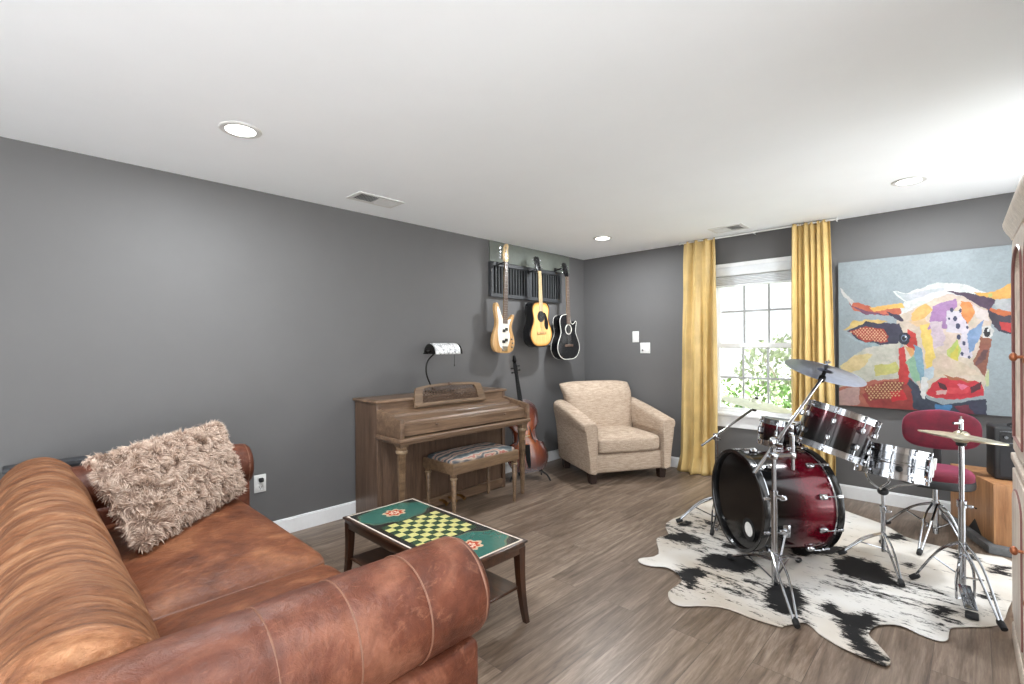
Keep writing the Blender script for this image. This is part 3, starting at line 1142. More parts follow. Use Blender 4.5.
for yy in (-3.115, -1.835):
    q = MB()
    T_ = Matrix.Translation((0.61, yy, 0))
    q.box((0.61, yy, 0.632), (0.075, 0.075, 0.02), 0.005, 2)
    rings = []
    for z, hw in ((0.625, 0.040), (0.60, 0.041), (0.585, 0.033), (0.04, 0.0185), (0.03, 0.020), (0.012, 0.019), (0.0, 0.014)):
        rings.append([(0.61 + hw * c_ * (1.0 if k % 2 == 0 else 0.9), yy + hw * s_ * (1.0 if k % 2 == 0 else 0.9), z) for k, (c_, s_) in enumerate([(math.cos(2 * PI * i / 24 + PI / 4), math.sin(2 * PI * i / 24 + PI / 4)) for i in range(24)])])
    q.loft(rings)
    lg = obj('leg', q, 'bench_wood', pno, sharp=30)
    obj('collar', MB().lathe([(0.032, 0.572), (0.041, 0.577), (0.043, 0.588), (0.041, 0.598), (0.032, 0.604)], 24, M_=T_), 'gold_trim', lg)
for yy in (-2.58, -2.485, -2.39):
    q = MB()
    q.tube(crv([(0.33, yy, 0.055), (0.40, yy, 0.06), (0.45, yy, 0.045)], 5), [0.010] * 5 + [0.014] * 5 + [0.017], 10)
    obj('pedal', q, 'brass', pno)
# music desk: arched frame with lattice, stands on the fallboard ledge
MX = Matrix.Translation((0.40, -2.475, 0.858)) @ Matrix.Rotation(math.radians(-14), 4, 'Y')
q = MB(MX)


def desk_top(y, w=0.375):
    return 0.150 + 0.034 * (1 - (y / w) ** 2) ** 0.6 if abs(y) < w else 0.15


outer = [(-0.385, 0.0), (0.385, 0.0), (0.36, 0.13)] + [(y, desk_top(y, 0.365)) for y in [0.345 - 0.69 * k / 24 for k in range(25)]] + [(-0.36, 0.13)]
inner = [(-0.30, 0.035), (0.30, 0.035), (0.29, 0.118)] + [(y, desk_top(y, 0.365) - 0.022) for y in [0.27 - 0.54 * k / 24 for k in range(25)]] + [(-0.29, 0.118)]
fr = []
for x_ in (-0.009, 0.009):
    fr.append([(x_, p[0], p[1]) for p in outer])
    fr.append([(x_, p[0], p[1]) for p in inner])
n_ = len(outer)
vs = fr[0] + fr[1] + fr[2] + fr[3]
fs = []
for i in range(n_):
    k = (i + 1) % n_
    fs += [(i, k, n_ + k, n_ + i), (2 * n_ + i, 3 * n_ + i, 3 * n_ + k, 2 * n_ + k), (i, 2 * n_ + i, 2 * n_ + k, k), (n_ + i, n_ + k, 3 * n_ + k, 3 * n_ + i)]
q.add(vs, fs)
q.box((0.012, 0, 0.012), (0.03, 0.74, 0.012), 0.003, 1)
md = obj('music_desk', q, 'bench_wood', pno, sharp=30)
q = MB(MX)
for s_ in (1, -1):
    for k in range(-22, 23):
        y0_ = k * 0.030
        seg = []
        for z in [0.03 + 0.15 * j / 30 for j in range(31)]:
            y = y0_ + s_ * (z - 0.1)
            if abs(y) < 0.296 and z < desk_top(y, 0.365) - 0.018:
                seg.append((s_ * 0.0015, y, z))
        if len(seg) > 2:
            q.tube([seg[0], seg[-1]], 0.0030, 5)
obj('lattice', q, 'piano_v', md)
obj('crest', MB(MX).blob((0.004, 0.0, 0.176), (0.012, 0.026, 0.014), nu=14, nv=8), 'piano_v', md)

# ------------------------------------------------------------------ banker lamp
lamp = thing('banker_lamp', 'banker lamp with white patterned shade on the piano', 'lamp', (0.17, -2.47, 0.9425))
T_ = Matrix.Translation((0.17, -2.43, 0.9425))
q = MB()
q.box((0.17, -2.43, 0.953), (0.13, 0.24, 0.02), 0.008, 3)
obj('base', q, 'dark_metal', lamp)
q = MB()
q.tube(crv([(0.17, -2.50, 0.96), (0.17, -2.54, 1.03), (0.17, -2.575, 1.12), (0.17, -2.565, 1.21), (0.17, -2.50, 1.275), (0.17, -2.44, 1.305)], 6), 0.0075, 10)
q.blob((0.17, -2.50, 0.972), (0.022, 0.022, 0.014), nu=16, nv=8)
obj('arm', q, 'dark_metal', lamp)
rings = []
for i, yy in enumerate([-2.55, -2.545, -2.52, -2.45, -2.36, -2.30, -2.275, -2.27]):
    k = (0.8, 0.97, 1, 1, 1, 1, 0.97, 0.8)[i]
    rings.append([(0.20 + 0.075 * k * math.cos(a), yy, 1.283 + 0.095 * k * math.sin(a)) for a in [PI * j / 20 - 0.05 for j in range(21)]])
q = MB()
q.loft(rings, False, 0, False)
sh_ = obj('shade', q, 'shade', lamp, sharp=50)
md_ = sh_.modifiers.new('glass_thickness', 'SOLIDIFY')
md_.thickness = 0.004
q = MB()
for yy in (-2.562, -2.258):
    q = MB()
    q.prism([(0.20 + 0.08 * math.cos(a), 1.281 + 0.09 * math.sin(a)) for a in [PI * j / 20 for j in range(21)]], yy - 0.004, yy + 0.004, 0.002)
    obj('end_plate', q, 'dark_metal', lamp)
q = MB()
q.blob((0.20, -2.575, 1.31), (0.035, 0.035, 0.022), nu=16, nv=8)
q.box((0.20, -2.58, 1.288), (0.075, 0.05, 0.012), 0.005, 2)
obj('end_bracket', q, 'dark_metal', lamp)
q = MB()
q.tube([(0.235, -2.315, 1.29), (0.235, -2.315, 1.185)], 0.0016, 6)
q.blob((0.235, -2.315, 1.178), (0.005, 0.005, 0.010), nu=10, nv=8)
obj('pull_chain', q, 'dark_metal', lamp)

# ------------------------------------------------------------------ piano bench
bn = thing('piano_bench', 'walnut piano bench with flame stitch tapestry seat', 'bench', (0.545, -2.385, 0))
BX0, BX1, BY0, BY1 = 0.355, 0.745, -2.75, -2.02
q = MB()
q.box(((BX0 + BX1) / 2, (BY0 + BY1) / 2, 0.405), (BX1 - BX0, BY1 - BY0, 0.085), 0.006, 2)
obj('apron', q, 'bench_wood', bn)


def fnb(p):
    if p.z > 0:
        p.z *= 1.0 + 0.35 * (1 - (p.x / 0.185) ** 2) * (1 - (p.y / 0.355) ** 2)
    return p


obj('cushion', MB().blob(((BX0 + BX1) / 2, (BY0 + BY1) / 2, 0.452), (0.185, 0.355, 0.032), (0.2, 0.6), 72, 16, fn=fnb), 'tapestry', bn)
for xx in (BX0 + 0.03, BX1 - 0.03):
    for yy in (BY0 + 0.03, BY1 - 0.03):
        T_ = Matrix.Translation((xx, yy, 0))
        lg = obj('leg', MB().lathe([(0.011, 0.0), (0.014, 0.01), (0.013, 0.04), (0.0235, 0.325), (0.018, 0.335), (0.026, 0.348), (0.026, 0.365)], 20, M_=T_, caps=True), 'bench_wood', bn)
        obj('collar', MB().lathe([(0.020, 0.318), (0.028, 0.324), (0.029, 0.332), (0.021, 0.338)], 20, M_=T_), 'gold_trim', lg)

# ------------------------------------------------------------------ armchair
ac_rz = math.radians(60.5)
arm = thing('armchair', 'beige chenille upholstered armchair in the room corner', 'armchair', (0.785, -0.635, 0), ac_rz)
AM = MAT[arm.name]
q = MB(AM)
q.box((0, -0.02, 0.19), (0.80, 0.74, 0.19), 0.03, 3)
obj('base', q, 'beige_chenille', arm)
for xx in (-0.385, 0.385):
    for yy in (-0.345, 0.30):
        q = MB(AM)
        q.loft([[(xx - h, yy - h, z), (xx + h, yy - h, z), (xx + h, yy + h, z), (xx - h, yy + h, z)] for z, h in ((0, 0.028), (0.03, 0.033), (0.105, 0.038))])
        obj('foot', q, 'foot_wood', arm, sharp=30)
for sgn in (-1, 1):
    rings = []
    N_ = 26
    for i in range(N_ + 1):
        u = i / N_
        y = -0.43 + 0.80 * u
        top = 0.60 + 0.155 * (u ** 1.25) + 0.02 * math.sin(PI * u)
        fl = 1.07 + 0.01 * u                       # flare shrinks towards the back
        e = min(1, u / 0.06, (1 - u) / 0.06)
        e = math.sqrt(max(0, 1 - (1 - e) ** 2))
        row = []
        sec = [(0.335, 0.11), (0.345, 0.30), (0.335, 0.45), (0.325, 0.55), (0.33, 0.87), (0.345, 0.97), (0.375, 1.0), (0.43, 0.995), (0.47, 0.955), (0.482, 0.88), (0.47, 0.72), (0.45, 0.50), (0.43, 0.30), (0.415, 0.13), (0.40, 0.105)]
        for k, (x_, zz) in enumerate(sec):
            z = (zz if k < 3 or zz <= 0.35 else None)
            if zz > 0.52:
                z = 0.45 + (top - 0.45) * (zz - 0.45) / 0.55
            elif z is None:
                z = zz
            xr = x_ * fl
            xm_ = 0.40 * fl
            zm = 0.36
            row.append((sgn * (xm_ + (xr - xm_) * (0.82 + 0.18 * e)), y, zm + (z - zm) * (0.96 + 0.04 * e)))
        rings.append([tuple(p) for p in crv([Vector(p) for p in row], 3, True)])
    ao = obj('arm', MB(AM).loft(rings), 'beige_chenille', arm, sharp=50)
    q = MB(AM)
    fr_ = [(sgn * 0.345, -0.425, 0.12), (sgn * 0.34, -0.428, 0.40), (sgn * 0.338, -0.43, 0.54), (sgn * 0.36, -0.43, 0.588), (sgn * 0.41, -0.43, 0.598), (sgn * 0.455, -0.43, 0.575), (sgn * 0.468, -0.428, 0.50), (sgn * 0.44, -0.427, 0.32), (sgn * 0.408, -0.425, 0.12)]
    q.tube([(sgn * (0.42 + (abs(p.x) * 1.05 - 0.42) * 0.82), -0.4275, 0.36 + (p.z - 0.36) * 0.955) for p in crv([Vector(p) for p in fr_], 4)], 0.0065, 8)
    obj('piping', q, 'beige_chenille', ao)


def fnc(p):
    u, v = p.x / 0.335, p.y / 0.33
    if p.z > 0:
        p.z += 0.03 * (1 - u * u) * (1 - v * v)
    return p


so = obj('seat_cushion', MB(AM).blob((0, -0.085, 0.365), (0.352, 0.345, 0.085), (0.2, 0.35), 80, 24, fn=fnc), 'beige_chenille', arm, sharp=60)
rings = []
for i in range(25):
    u = i / 24
    z = 0.28 + 0.665 * u
    half = 0.362 + 0.065 * u ** 2.0
    yb = 0.175 + 0.155 * u + 0.06 * max(0, u - 0.82) / 0.18
    th = 0.085 + 0.02 * math.sin(PI * u)
    if u > 0.86:
        th *= math.sqrt(max(0.02, 1 - ((u - 0.86) / 0.142) ** 2))
    row = []
    for j in range(40):
        a = 2 * PI * j / 40
        c_, s_ = math.cos(a), math.sin(a)
        xx = half * math.copysign(abs(c_) ** 0.32, c_)
        yy = th * math.copysign(abs(s_) ** 0.55, s_)
        zz = z - 0.028 * u * (xx / half) ** 4 - 0.0 * s_
        row.append((xx, yb + yy - (0.02 * (1 - (xx / half) ** 2) if s_ < 0 else 0), zz))
    rings.append(row)
bo = obj('backrest', MB(AM).loft(rings), 'beige_chenille', arm, sharp=60)

# ================================================================== WALL OF GUITARS
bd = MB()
bd.box((0.008, -0.99, 2.328), (0.016, 1.34, 0.206), 0.002, 1)  # thin panel coloured to stand for a band of light on the wall
tag(obj('wall_light_band', bd, 'light_band'), 'thin panel painted as the grey green light band above the dark louvered shutter', 'light_band')
sh = thing('louvered_shutter', 'dark grey louvered shutter mounted behind the hanging guitars', 'shutter', (0.0, -1.09, 1.86))
SY0, SY1, SZ0, SZ1 = -1.675, -0.505, 1.858, 2.216
ym = (SY0 + SY1) / 2
for (a_, b__) in ((SY0, ym - 0.002), (ym + 0.002, SY1)):
    q = MB()
    fw = 0.034
    q.rect_frame('x', a_, b__, SZ0, SZ1, fw, 0.036, 0.005, 0.039)
    pf = obj('shutter_frame', q, 'charcoal', sh)
    q = MB()
    ns = 12
    for k in range(ns):
        yy = a_ + fw + (b__ - a_ - 2 * fw) * (k + 0.5) / ns
        R_ = Matrix.Translation((0.024, yy, (SZ0 + SZ1) / 2)) @ Matrix.Rotation(0.7, 4, 'Z')
        q.box((0, 0, 0), (0.006, 0.020, SZ1 - SZ0 - 0.076), 0.001, 1, M_=R_)
    obj('louver_slats', q, 'slat', pf)
    obj('backing', MB().box((0.006, (a_ + b__) / 2, (SZ0 + SZ1) / 2), (0.004, b__ - a_ - 2 * fw, SZ1 - SZ0 - 0.076)), 'black_matte', pf)


def hanger(y, z, label):
    t_ = thing('guitar_hanger', label, 'hanger', (0.016, y, z), 0, 'guitar hangers')
    obj('wall_plate', MB().box((0.046, y, z), (0.012, 0.032, 0.05), 0.004, 2), 'black_matte', t_)
    q = MB()
    q.tube([(0.05, y, z), (0.098, y, z)], 0.006, 8)
    for s in (-1, 1):
        q.tube(crv([(0.098, y, z), (0.10, y + s * 0.03, z), (0.125, y + s * 0.034, z), (0.165, y + s * 0.033, z + 0.006)], 4), 0.006, 8)
    obj('yoke', q, 'rubber', t_)
    return t_


def mirror_outline(half):
    return half + [(-x, z) for x, z in reversed(half)][1:-1]


def strings(mb, x0, x1, z0, z1, y0, y1, w0, w1, n):
    for k in range(n):
        s = (k / (n - 1) - 0.5)
        mb.tube([(x0 + s * w0, y0, z0), (x1 + s * w1, y1, z1)], 0.0007, 4)


def neck(G, parent, z0, z1, w0, w1, yf, th, mneck, mboard, frets, zb=None):
    q = MB(G)
    rings = []
    for i in range(9):
        s = i / 8
        z = z0 + (z1 - z0) * s
        w_ = (w0 + (w1 - w0) * s) / 2
        rings.append([(w_ * math.cos(a), yf + th * math.sin(a) if math.sin(a) > 0 else yf, z) for a in [2 * PI * k / 20 for k in range(20)]])
    q.loft(rings)
    nk = obj('neck', q, mneck, parent)
    q = MB(G)
    zb = z0 if zb is None else zb
    wb = w0 + (w0 - w1) * 0.0
    q.loft([[(-w / 2, yf - 0.006, z), (w / 2, yf - 0.006, z), (w / 2, yf, z), (-w / 2, yf, z)] for z, w in ((zb, wb + 0.004), (z1, w1))])
    fbd = obj('fretboard', q, mboard, nk, sharp=30)
    q = MB(G)
    L = z1 - zb
    sc = L * 1.42
    for k in range(1, frets + 1):
        z = z1 - sc * (1 - 2 ** (-k / 12))
        if z < zb:
            break
        w = w1 + (wb - w1) * (z1 - z) / L
        q.box((0, yf - 0.0066, z), (w, 0.0016, 0.0016))
    obj('frets', q, 'string', fbd)
    return nk


def pegs(G, parent, spots, yb, mt, plate=None):
    for x, z, s in spots:
        q = MB(G)
        q.cyl((x, yb, z), (x + s * 0.022, yb, z), 0.003, n=8)
        q.blob((x + s * 0.028, yb, z), (0.010, 0.005, 0.008), nu=12, nv=8)
        q.cyl((x - s * 0.012, yb, z), (x - s * 0.012, yb - 0.022, z), 0.003, n=8)
        obj('tuning_peg', q, mt, parent)


def guitar_frame(y, z, tilt=0.0, x=0.12):
    """local frame: x to the right, -y out of the wall, z up"""
    return Matrix.Translation((x, y, z)) @ Matrix.Rotation(PI / 2, 4, 'Z') @ Matrix.Rotation(tilt, 4, 'Y')


# ---- electric bass
bass = thing('bass_guitar', 'honey coloured electric bass guitar hanging leftmost on the wall', 'bass guitar', (0.12, -1.59, 1.28), 0, 'guitars hanging on the wall')
G = guitar_frame(-1.60, 1.275, 0.030, 0.135)
bo_ = [(0, 0), (0.075, 0.004), (0.128, 0.035), (0.150, 0.095), (0.142, 0.16), (0.116, 0.225), (0.106, 0.275), (0.118, 0.325), (0.135, 0.365), (0.138, 0.395), (0.120, 0.402), (0.092, 0.375), (0.062, 0.352), (0.036, 0.352), (0.012, 0.358), (-0.018, 0.365), (-0.048, 0.395), (-0.068, 0.44), (-0.088, 0.488), (-0.112, 0.508), (-0.134, 0.492), (-0.138, 0.44), (-0.124, 0.375), (-0.114, 0.32), (-0.120, 0.265), (-0.146, 0.20), (-0.162, 0.13), (-0.156, 0.065), (-0.122, 0.018), (-0.06, 0.002)]
bo_ = [(p.x, p.y) for p in crv([Vector(p) for p in bo_], 4, True)]
obj('body', MB(G).prism(bo_, -0.02, 0.022, 0.008), 'honey', bass)
pgd = [(-0.02, 0.045), (0.03, 0.05), (0.06, 0.10), (0.075, 0.18), (0.055, 0.235), (0.065, 0.30), (0.085, 0.345), (0.06, 0.345), (0.03, 0.335), (-0.03, 0.345), (-0.075, 0.43), (-0.105, 0.47), (-0.112, 0.43), (-0.098, 0.36), (-0.09, 0.29), (-0.10, 0.22), (-0.085, 0.12), (-0.06, 0.06)]
pgd = [(p.x, p.y) for p in crv([Vector(p) for p in pgd], 3, True)]
obj('pickguard', MB(G).prism(pgd, -0.0235, -0.0202, 0.001), 'pearl', bass)
for zz, ww in ((0.235, 0.06), (0.125, 0.064)):
    q = MB(G)
    for s in (-1, 1):
        q.box((s * ww * 0.28, -0.028, zz + s * 0.008), (ww * 0.58, 0.012, 0.030), 0.003, 2)
    obj('pickup', q, 'black', bass)
q = MB(G)
q.box((0, -0.027, 0.045), (0.075, 0.008, 0.05), 0.003, 1)
obj('bridge', q, 'chrome', bass)
for (x_, z_) in ((0.10, 0.145), (0.112, 0.105), (0.108, 0.065)):
    obj('control_knob', MB(G).cyl((x_, -0.02, z_), (x_, -0.036, z_), 0.010, n=14), 'gold_trim', bass)
neck(G, bass, 0.345, 0.93, 0.060, 0.042, -0.024, 0.018, 'maple', 'rosewood', 20, 0.30)
hd = [(-0.022, 0.93), (0.022, 0.93), (0.036, 0.955), (0.036, 0.985), (0.030, 1.06), (0.034, 1.095), (0.020, 1.118), (-0.006, 1.112), (-0.030, 1.085), (-0.040, 1.03), (-0.044, 0.985), (-0.040, 0.955)]
hs = obj('headstock', MB(G).prism([(p.x, p.y) for p in crv([Vector(p) for p in hd], 3, True)], -0.026, -0.012, 0.002), 'maple', bass)
for k in range(4):
    z_ = 0.962 + 0.036 * k
    q = MB(G)
    q.cyl((-0.035, -0.010, z_), (-0.064, -0.010, z_), 0.004, n=8)
    q.lathe([(0.001, -0.003), (0.012, -0.002), (0.013, 0.002), (0.001, 0.003)], 14, M_=Matrix.Translation((-0.074, -0.010, z_)) @ Matrix.Rotation(PI / 2, 4, 'X'))
    q.cyl((-0.012, -0.02, z_), (-0.012, -0.042, z_), 0.005, n=10)
    obj('tuning_peg', q, 'chrome', hs)
q = MB(G)
strings(q, 0, 0, 0.045, 0.935, -0.036, -0.034, 0.056, 0.034, 4)
obj('strings', q, 'string', bass)
hanger(-1.575, 2.19, 'black guitar hanger holding the honey bass guitar')


# ---- acoustic guitars
def acoustic(name, label, y, z, tilt, x, top, side, binding, cut, depth, fr_mat, head_mat, neck_mat, zscale=1.0, wscale=1.0, rosette='white_lacquer', nlen=0.862):
    t_ = thing(name, label, 'guitar', (x, y, z), 0, 'guitars hanging on the wall')
    G = guitar_frame(y, z, tilt, x)
    half = [(0, 0), (0.085, 0.004), (0.150, 0.034), (0.192, 0.098), (0.195, 0.155), (0.172, 0.215), (0.143, 0.268), (0.132, 0.312), (0.140, 0.366), (0.149, 0.41), (0.142, 0.455), (0.110, 0.49), (0.055, 0.502), (0, 0.504)]
    left = [(-a, b) for a, b in half]
    right = list(half)
    if cut:
        right = [(0, 0), (0.085, 0.004), (0.150, 0.034), (0.192, 0.098), (0.195, 0.155), (0.172, 0.215), (0.143, 0.268), (0.130, 0.312), (0.136, 0.355), (0.146, 0.392), (0.148, 0.418), (0.132, 0.428), (0.104, 0.405), (0.070, 0.395), (0.042, 0.42), (0.034, 0.465), (0.03, 0.50), (0, 0.504)]
    out = right + list(reversed(left))[1:-1]
    out = [(p.x * wscale, p.y * zscale) for p in crv([Vector(p) for p in out], 4, True)]
    obj('body', MB(G).prism(out, -depth / 2 + 0.002, depth / 2, 0.006), side, t_)
    # soundboard with edge distance for the burst
    cen = (0.0, 0.22 * zscale)
    q = MB(G)
    NR = 9
    yf = -depth / 2
    rg = []
    for r in range(NR + 1):
        k = 0.02 + (0.985 - 0.02) * r / NR
        rg.append([(cen[0] + (px - cen[0]) * k, yf, cen[1] + (pz - cen[1]) * k) for px, pz in out])
    q.loft(rg, False)
    sbd = obj('soundboard', q, top, t_, sharp=0)
    fd = []
    for r in range(NR + 1):
        fd += [0.02 + (0.985 - 0.02) * r / NR] * len(out)
    a = sbd.data.attributes.new('fade', 'FLOAT', 'POINT')
    a.data.foreach_set('value', fd)
    q = MB(G)
    q.tube([(px * 0.992, yf + 0.001, cen[1] + (pz - cen[1]) * 0.992) for px, pz in out + [out[0]]], 0.0042 if binding == 'white_lacquer' else 0.003, 6)
    q.tube([(px * 0.992, -yf - 0.001, cen[1] + (pz - cen[1]) * 0.992) for px, pz in out + [out[0]]], 0.0032, 6)
    obj('binding', q, binding, t_)
    zh = 0.335 * zscale
    q = MB(G)
    q.lathe([(0.001, 0), (0.048, 0)], 36, M_=Matrix.Translation((0, yf - 0.0012, zh)) @ Matrix.Rotation(PI / 2, 4, 'X'))
    shl = obj('soundhole', q, 'black_matte', t_)
    q = MB(G)
    q.lathe([(0.049, 0), (0.049, 0.0022), (0.060, 0.0022), (0.060, 0)], 36, M_=Matrix.Translation((0, yf, zh)) @ Matrix.Rotation(PI / 2, 4, 'X'))
    obj('rosette', q, rosette, shl)
    q = MB(G)
    q.box((0, yf - 0.004, 0.155 * zscale), (0.15, 0.009, 0.026), 0.004, 2)
    q.box((0, yf - 0.009, 0.158 * zscale), (0.075, 0.004, 0.004))
    obj('bridge', q, 'rosewood' if top != 'sunburst' else 'honey', t_)
    if top == 'sunburst':
        pg_ = [(0.044, 0.372), (0.062, 0.378), (0.088, 0.345), (0.112, 0.28), (0.116, 0.225), (0.098, 0.19), (0.068, 0.20), (0.050, 0.24), (0.054, 0.29), (0.058, 0.33)]
        obj('pickguard', MB(G).prism([(p.x, p.y * zscale) for p in crv([Vector(p) for p in pg_], 3, True)], yf - 0.003, yf - 0.0005, 0.001), 'black', t_)
    z1 = nlen * zscale
    neck(G, t_, 0.50 * zscale, z1, 0.056, 0.043, yf - 0.001, 0.018, neck_mat, fr_mat, 20, 0.395 * zscale)
    hd = [(-0.022, z1), (0.022, z1), (0.033, z1 + 0.02), (0.038, z1 + 0.12), (0.036, z1 + 0.158), (0.014, z1 + 0.170), (0, z1 + 0.164), (-0.014, z1 + 0.170), (-0.036, z1 + 0.158), (-0.038, z1 + 0.12), (-0.033, z1 + 0.02)]
    Gh = G @ Matrix.Translation((0, yf, z1)) @ Matrix.Rotation(math.radians(-13), 4, 'X') @ Matrix.Translation((0, -yf, -z1))
    h_ = obj('headstock', MB(Gh).prism(hd, yf + 0.0, yf + 0.014, 0.002), head_mat, t_)
    pegs(Gh, h_, [(s * 0.034, z1 + 0.045 + 0.04 * k, s) for s in (-1, 1) for k in range(3)], yf + 0.009, 'chrome')
    q = MB(G)
    strings(q, 0, 0, 0.158 * zscale, z1, yf - 0.013, yf - 0.009, 0.056, 0.036, 6)
    obj('strings', q, 'string', t_)
    return t_


acoustic('acoustic_guitar', 'sunburst acoustic guitar hanging between the bass and the black guitar', -1.068, 1.335, -0.040, 0.150, 'sunburst', 'black', 'black', False, 0.105, 'maple', 'black', 'maple', 0.985, 0.95, 'black_matte', 0.835)
hanger(-1.10, 2.165, 'black guitar hanger holding the sunburst acoustic guitar')
M['black_top'] = plain('black_guitar_top', (20, 20, 22), 0.18, coat=0.6)
acoustic('acoustic_guitar', 'black cutaway acoustic guitar hanging rightmost, nearest the corner', -0.60, 1.19, -0.030, 0.165, 'black_top', 'black', 'white_lacquer', True, 0.10, 'rosewood', 'black', 'maple', 1.03, 1.05, nlen=0.925)
hanger(-0.63, 2.235, 'black guitar hanger holding the black cutaway guitar')

# ------------------------------------------------------------------ cello on its stand
cel = thing('cello', 'reddish brown cello standing between piano and armchair', 'cello', (0.36, -1.40, 0.0))
cel_yaw = math.radians(47)
CG = Matrix.Translation((0.335, -1.435, 0.085)) @ Matrix.Rotation(cel_yaw, 4, 'Z') @ Matrix.Rotation(math.radians(-9.5), 4, 'X') @ Matrix.Rotation(math.radians(-7), 4, 'Y')
ch = [(0, 0), (0.09, 0.004), (0.165, 0.04), (0.205, 0.115), (0.205, 0.18), (0.183, 0.24), (0.178, 0.268), (0.152, 0.262), (0.126, 0.30), (0.118, 0.36), (0.124, 0.41), (0.152, 0.452), (0.156, 0.468), (0.160, 0.52), (0.160, 0.575), (0.140, 0.635), (0.085, 0.685), (0.035, 0.70), (0, 0.702)]
co = ch + [(-a, b) for a, b in reversed(ch)][1:-1]
co = [(p.x * 0.95, p.y) for p in crv([Vector(p) for p in co], 3, True)]
obj('ribs', MB(CG).prism(co, -0.052, 0.052, 0.003), 'cello_side', cel)
for nm, y_, sg in (('top_plate', -0.052, -1), ('back_plate', 0.052, 1)):
    q = MB(CG)
    rg, fd = [], []
    NR = 12
    for r in range(NR + 1):
        k = 1.03 * (1 - r / NR) + 0.02
        rg.append([(px * k, y_ + sg * (0.004 + 0.022 * (1 - min(1, k) ** 2.2)), 0.33 + (pz - 0.33) * k) for px, pz in co])
        fd += [min(1, k)] * len(co)
    q.loft([[(px * 1.03, y_, 0.33 + (pz - 0.33) * 1.03) for px, pz in co]] + rg, True)
    o_ = obj(nm, q, 'cello_red', cel, sharp=50)
    a = o_.data.attributes.new('fade', 'FLOAT', 'POINT')
    a.data.foreach_set('value', [1.0] * len(co) + fd)
for s in (-1, 1):
    q = MB(CG)
    pts = [(s * 0.048, -0.0775, 0.44), (s * 0.058, -0.0775, 0.425), (s * 0.064, -0.0765, 0.38), (s * 0.078, -0.075, 0.31), (s * 0.098, -0.0715, 0.275), (s * 0.105, -0.070, 0.285)]
    q.tube(crv([Vector(p) for p in pts], 5), 0.0042, 6)
    obj('sound_hole', q, 'black_matte', cel)
q = MB(CG)
q.prism([(-0.045, 0.0), (-0.035, 0.0), (-0.02, 0.025), (0.02, 0.025), (0.035, 0.0), (0.045, 0.0), (0.042, 0.06), (0.03, 0.082), (0, 0.09), (-0.03, 0.082), (-0.042, 0.06)], -0.004, 0.004, 0.001, M_=Matrix.Translation((0, -0.076, 0.345)) @ Matrix.Rotation(PI / 2, 4, 'X'))
obj('bridge', q, 'maple', cel)
q = MB(CG)
q.loft([[(-w, y_, z), (w, y_, z), (w, y_ + 0.008, z), (-w, y_ + 0.008, z)] for z, w, y_ in ((0.03, 0.012, -0.10), (0.10, 0.02, -0.115), (0.26, 0.032, -0.135))])
obj('tailpiece', q, 'ebony', cel)
q = MB(CG)
q.loft([[(-w, y_, z), (w, y_, z), (w, y_ + 0.012, z), (-w, y_ + 0.012, z)] for z, w, y_ in ((0.40, 0.032, -0.135), (0.70, 0.025, -0.105), (0.99, 0.017, -0.080))])
obj('fingerboard', q, 'ebony', cel)
q = MB(CG)
q.tube([(0, -0.06, 0.68), (0, -0.078, 0.72), (0, -0.070, 0.99)], [0.03, 0.020, 0.016], 12)
obj('neck', q, 'ebony', cel)
q = MB(CG)
q.loft([[(-w, y_, z), (w, y_, z), (w, y_ + t, z), (-w, y_ + t, z)] for z, w, y_, t in ((0.985, 0.018, -0.085, 0.03), (1.04, 0.020, -0.080, 0.038), (1.09, 0.016, -0.068, 0.03), (1.115, 0.014, -0.062, 0.022))])
sc = crv([(0, -0.055, 1.10), (0, -0.045, 1.135), (0, -0.06, 1.158), (0, -0.088, 1.155), (0, -0.096, 1.13), (0, -0.08, 1.115), (0, -0.072, 1.13)], 4)
q.tube(sc, [0.014 + 0.008 * k / len(sc) for k in range(len(sc))], 10)
pb = obj('pegbox_scroll', q, 'ebony', cel)
for z_, s in ((1.0, -1), (1.02, 1), (1.045, -1), (1.065, 1)):
    q = MB(CG)
    q.tube([(-s * 0.018, -0.066, z_), (s * 0.032, -0.066, z_)], [0.004, 0.006], 8)
    q.blob((s * 0.040, -0.066, z_), (0.010, 0.005, 0.009), nu=12, nv=8)
    obj('peg', q, 'black', pb)
q = MB(CG)
for k in range(4):
    s = k / 3 - 0.5
    q.tube([(s * 0.04, -0.135, 0.255), (s * 0.05, -0.166, 0.345), (s * 0.022, -0.086, 0.99)], 0.0007, 4)
obj('strings', q, 'dark_metal', cel)
st = thing('instrument_stand', 'small black metal stand under the cello', 'stand', (0.36, -1.36, 0))
cf = Matrix.Translation((0.335, -1.435, 0)) @ Matrix.Rotation(cel_yaw, 4, 'Z')
q = MB(cf)
for s in (-1, 1):
    q.tube(crv([(s * 0.02, 0.10, 0.30), (s * 0.10, 0.02, 0.11), (s * 0.17, -0.09, 0.06), (s * 0.20, -0.13, 0.012)], 5), 0.009, 8)
    q.tube([(s * 0.12, -0.02, 0.085), (s * 0.11, -0.13, 0.075), (s * 0.11, -0.14, 0.10)], 0.008, 8)
q.tube([(-0.12, -0.02, 0.085), (0.12, -0.02, 0.085)], 0.008, 8)
q.tube([(0, 0.10, 0.30), (0, 0.20, 0.01)], 0.009, 8)
obj('frame', q, 'black_matte', st)

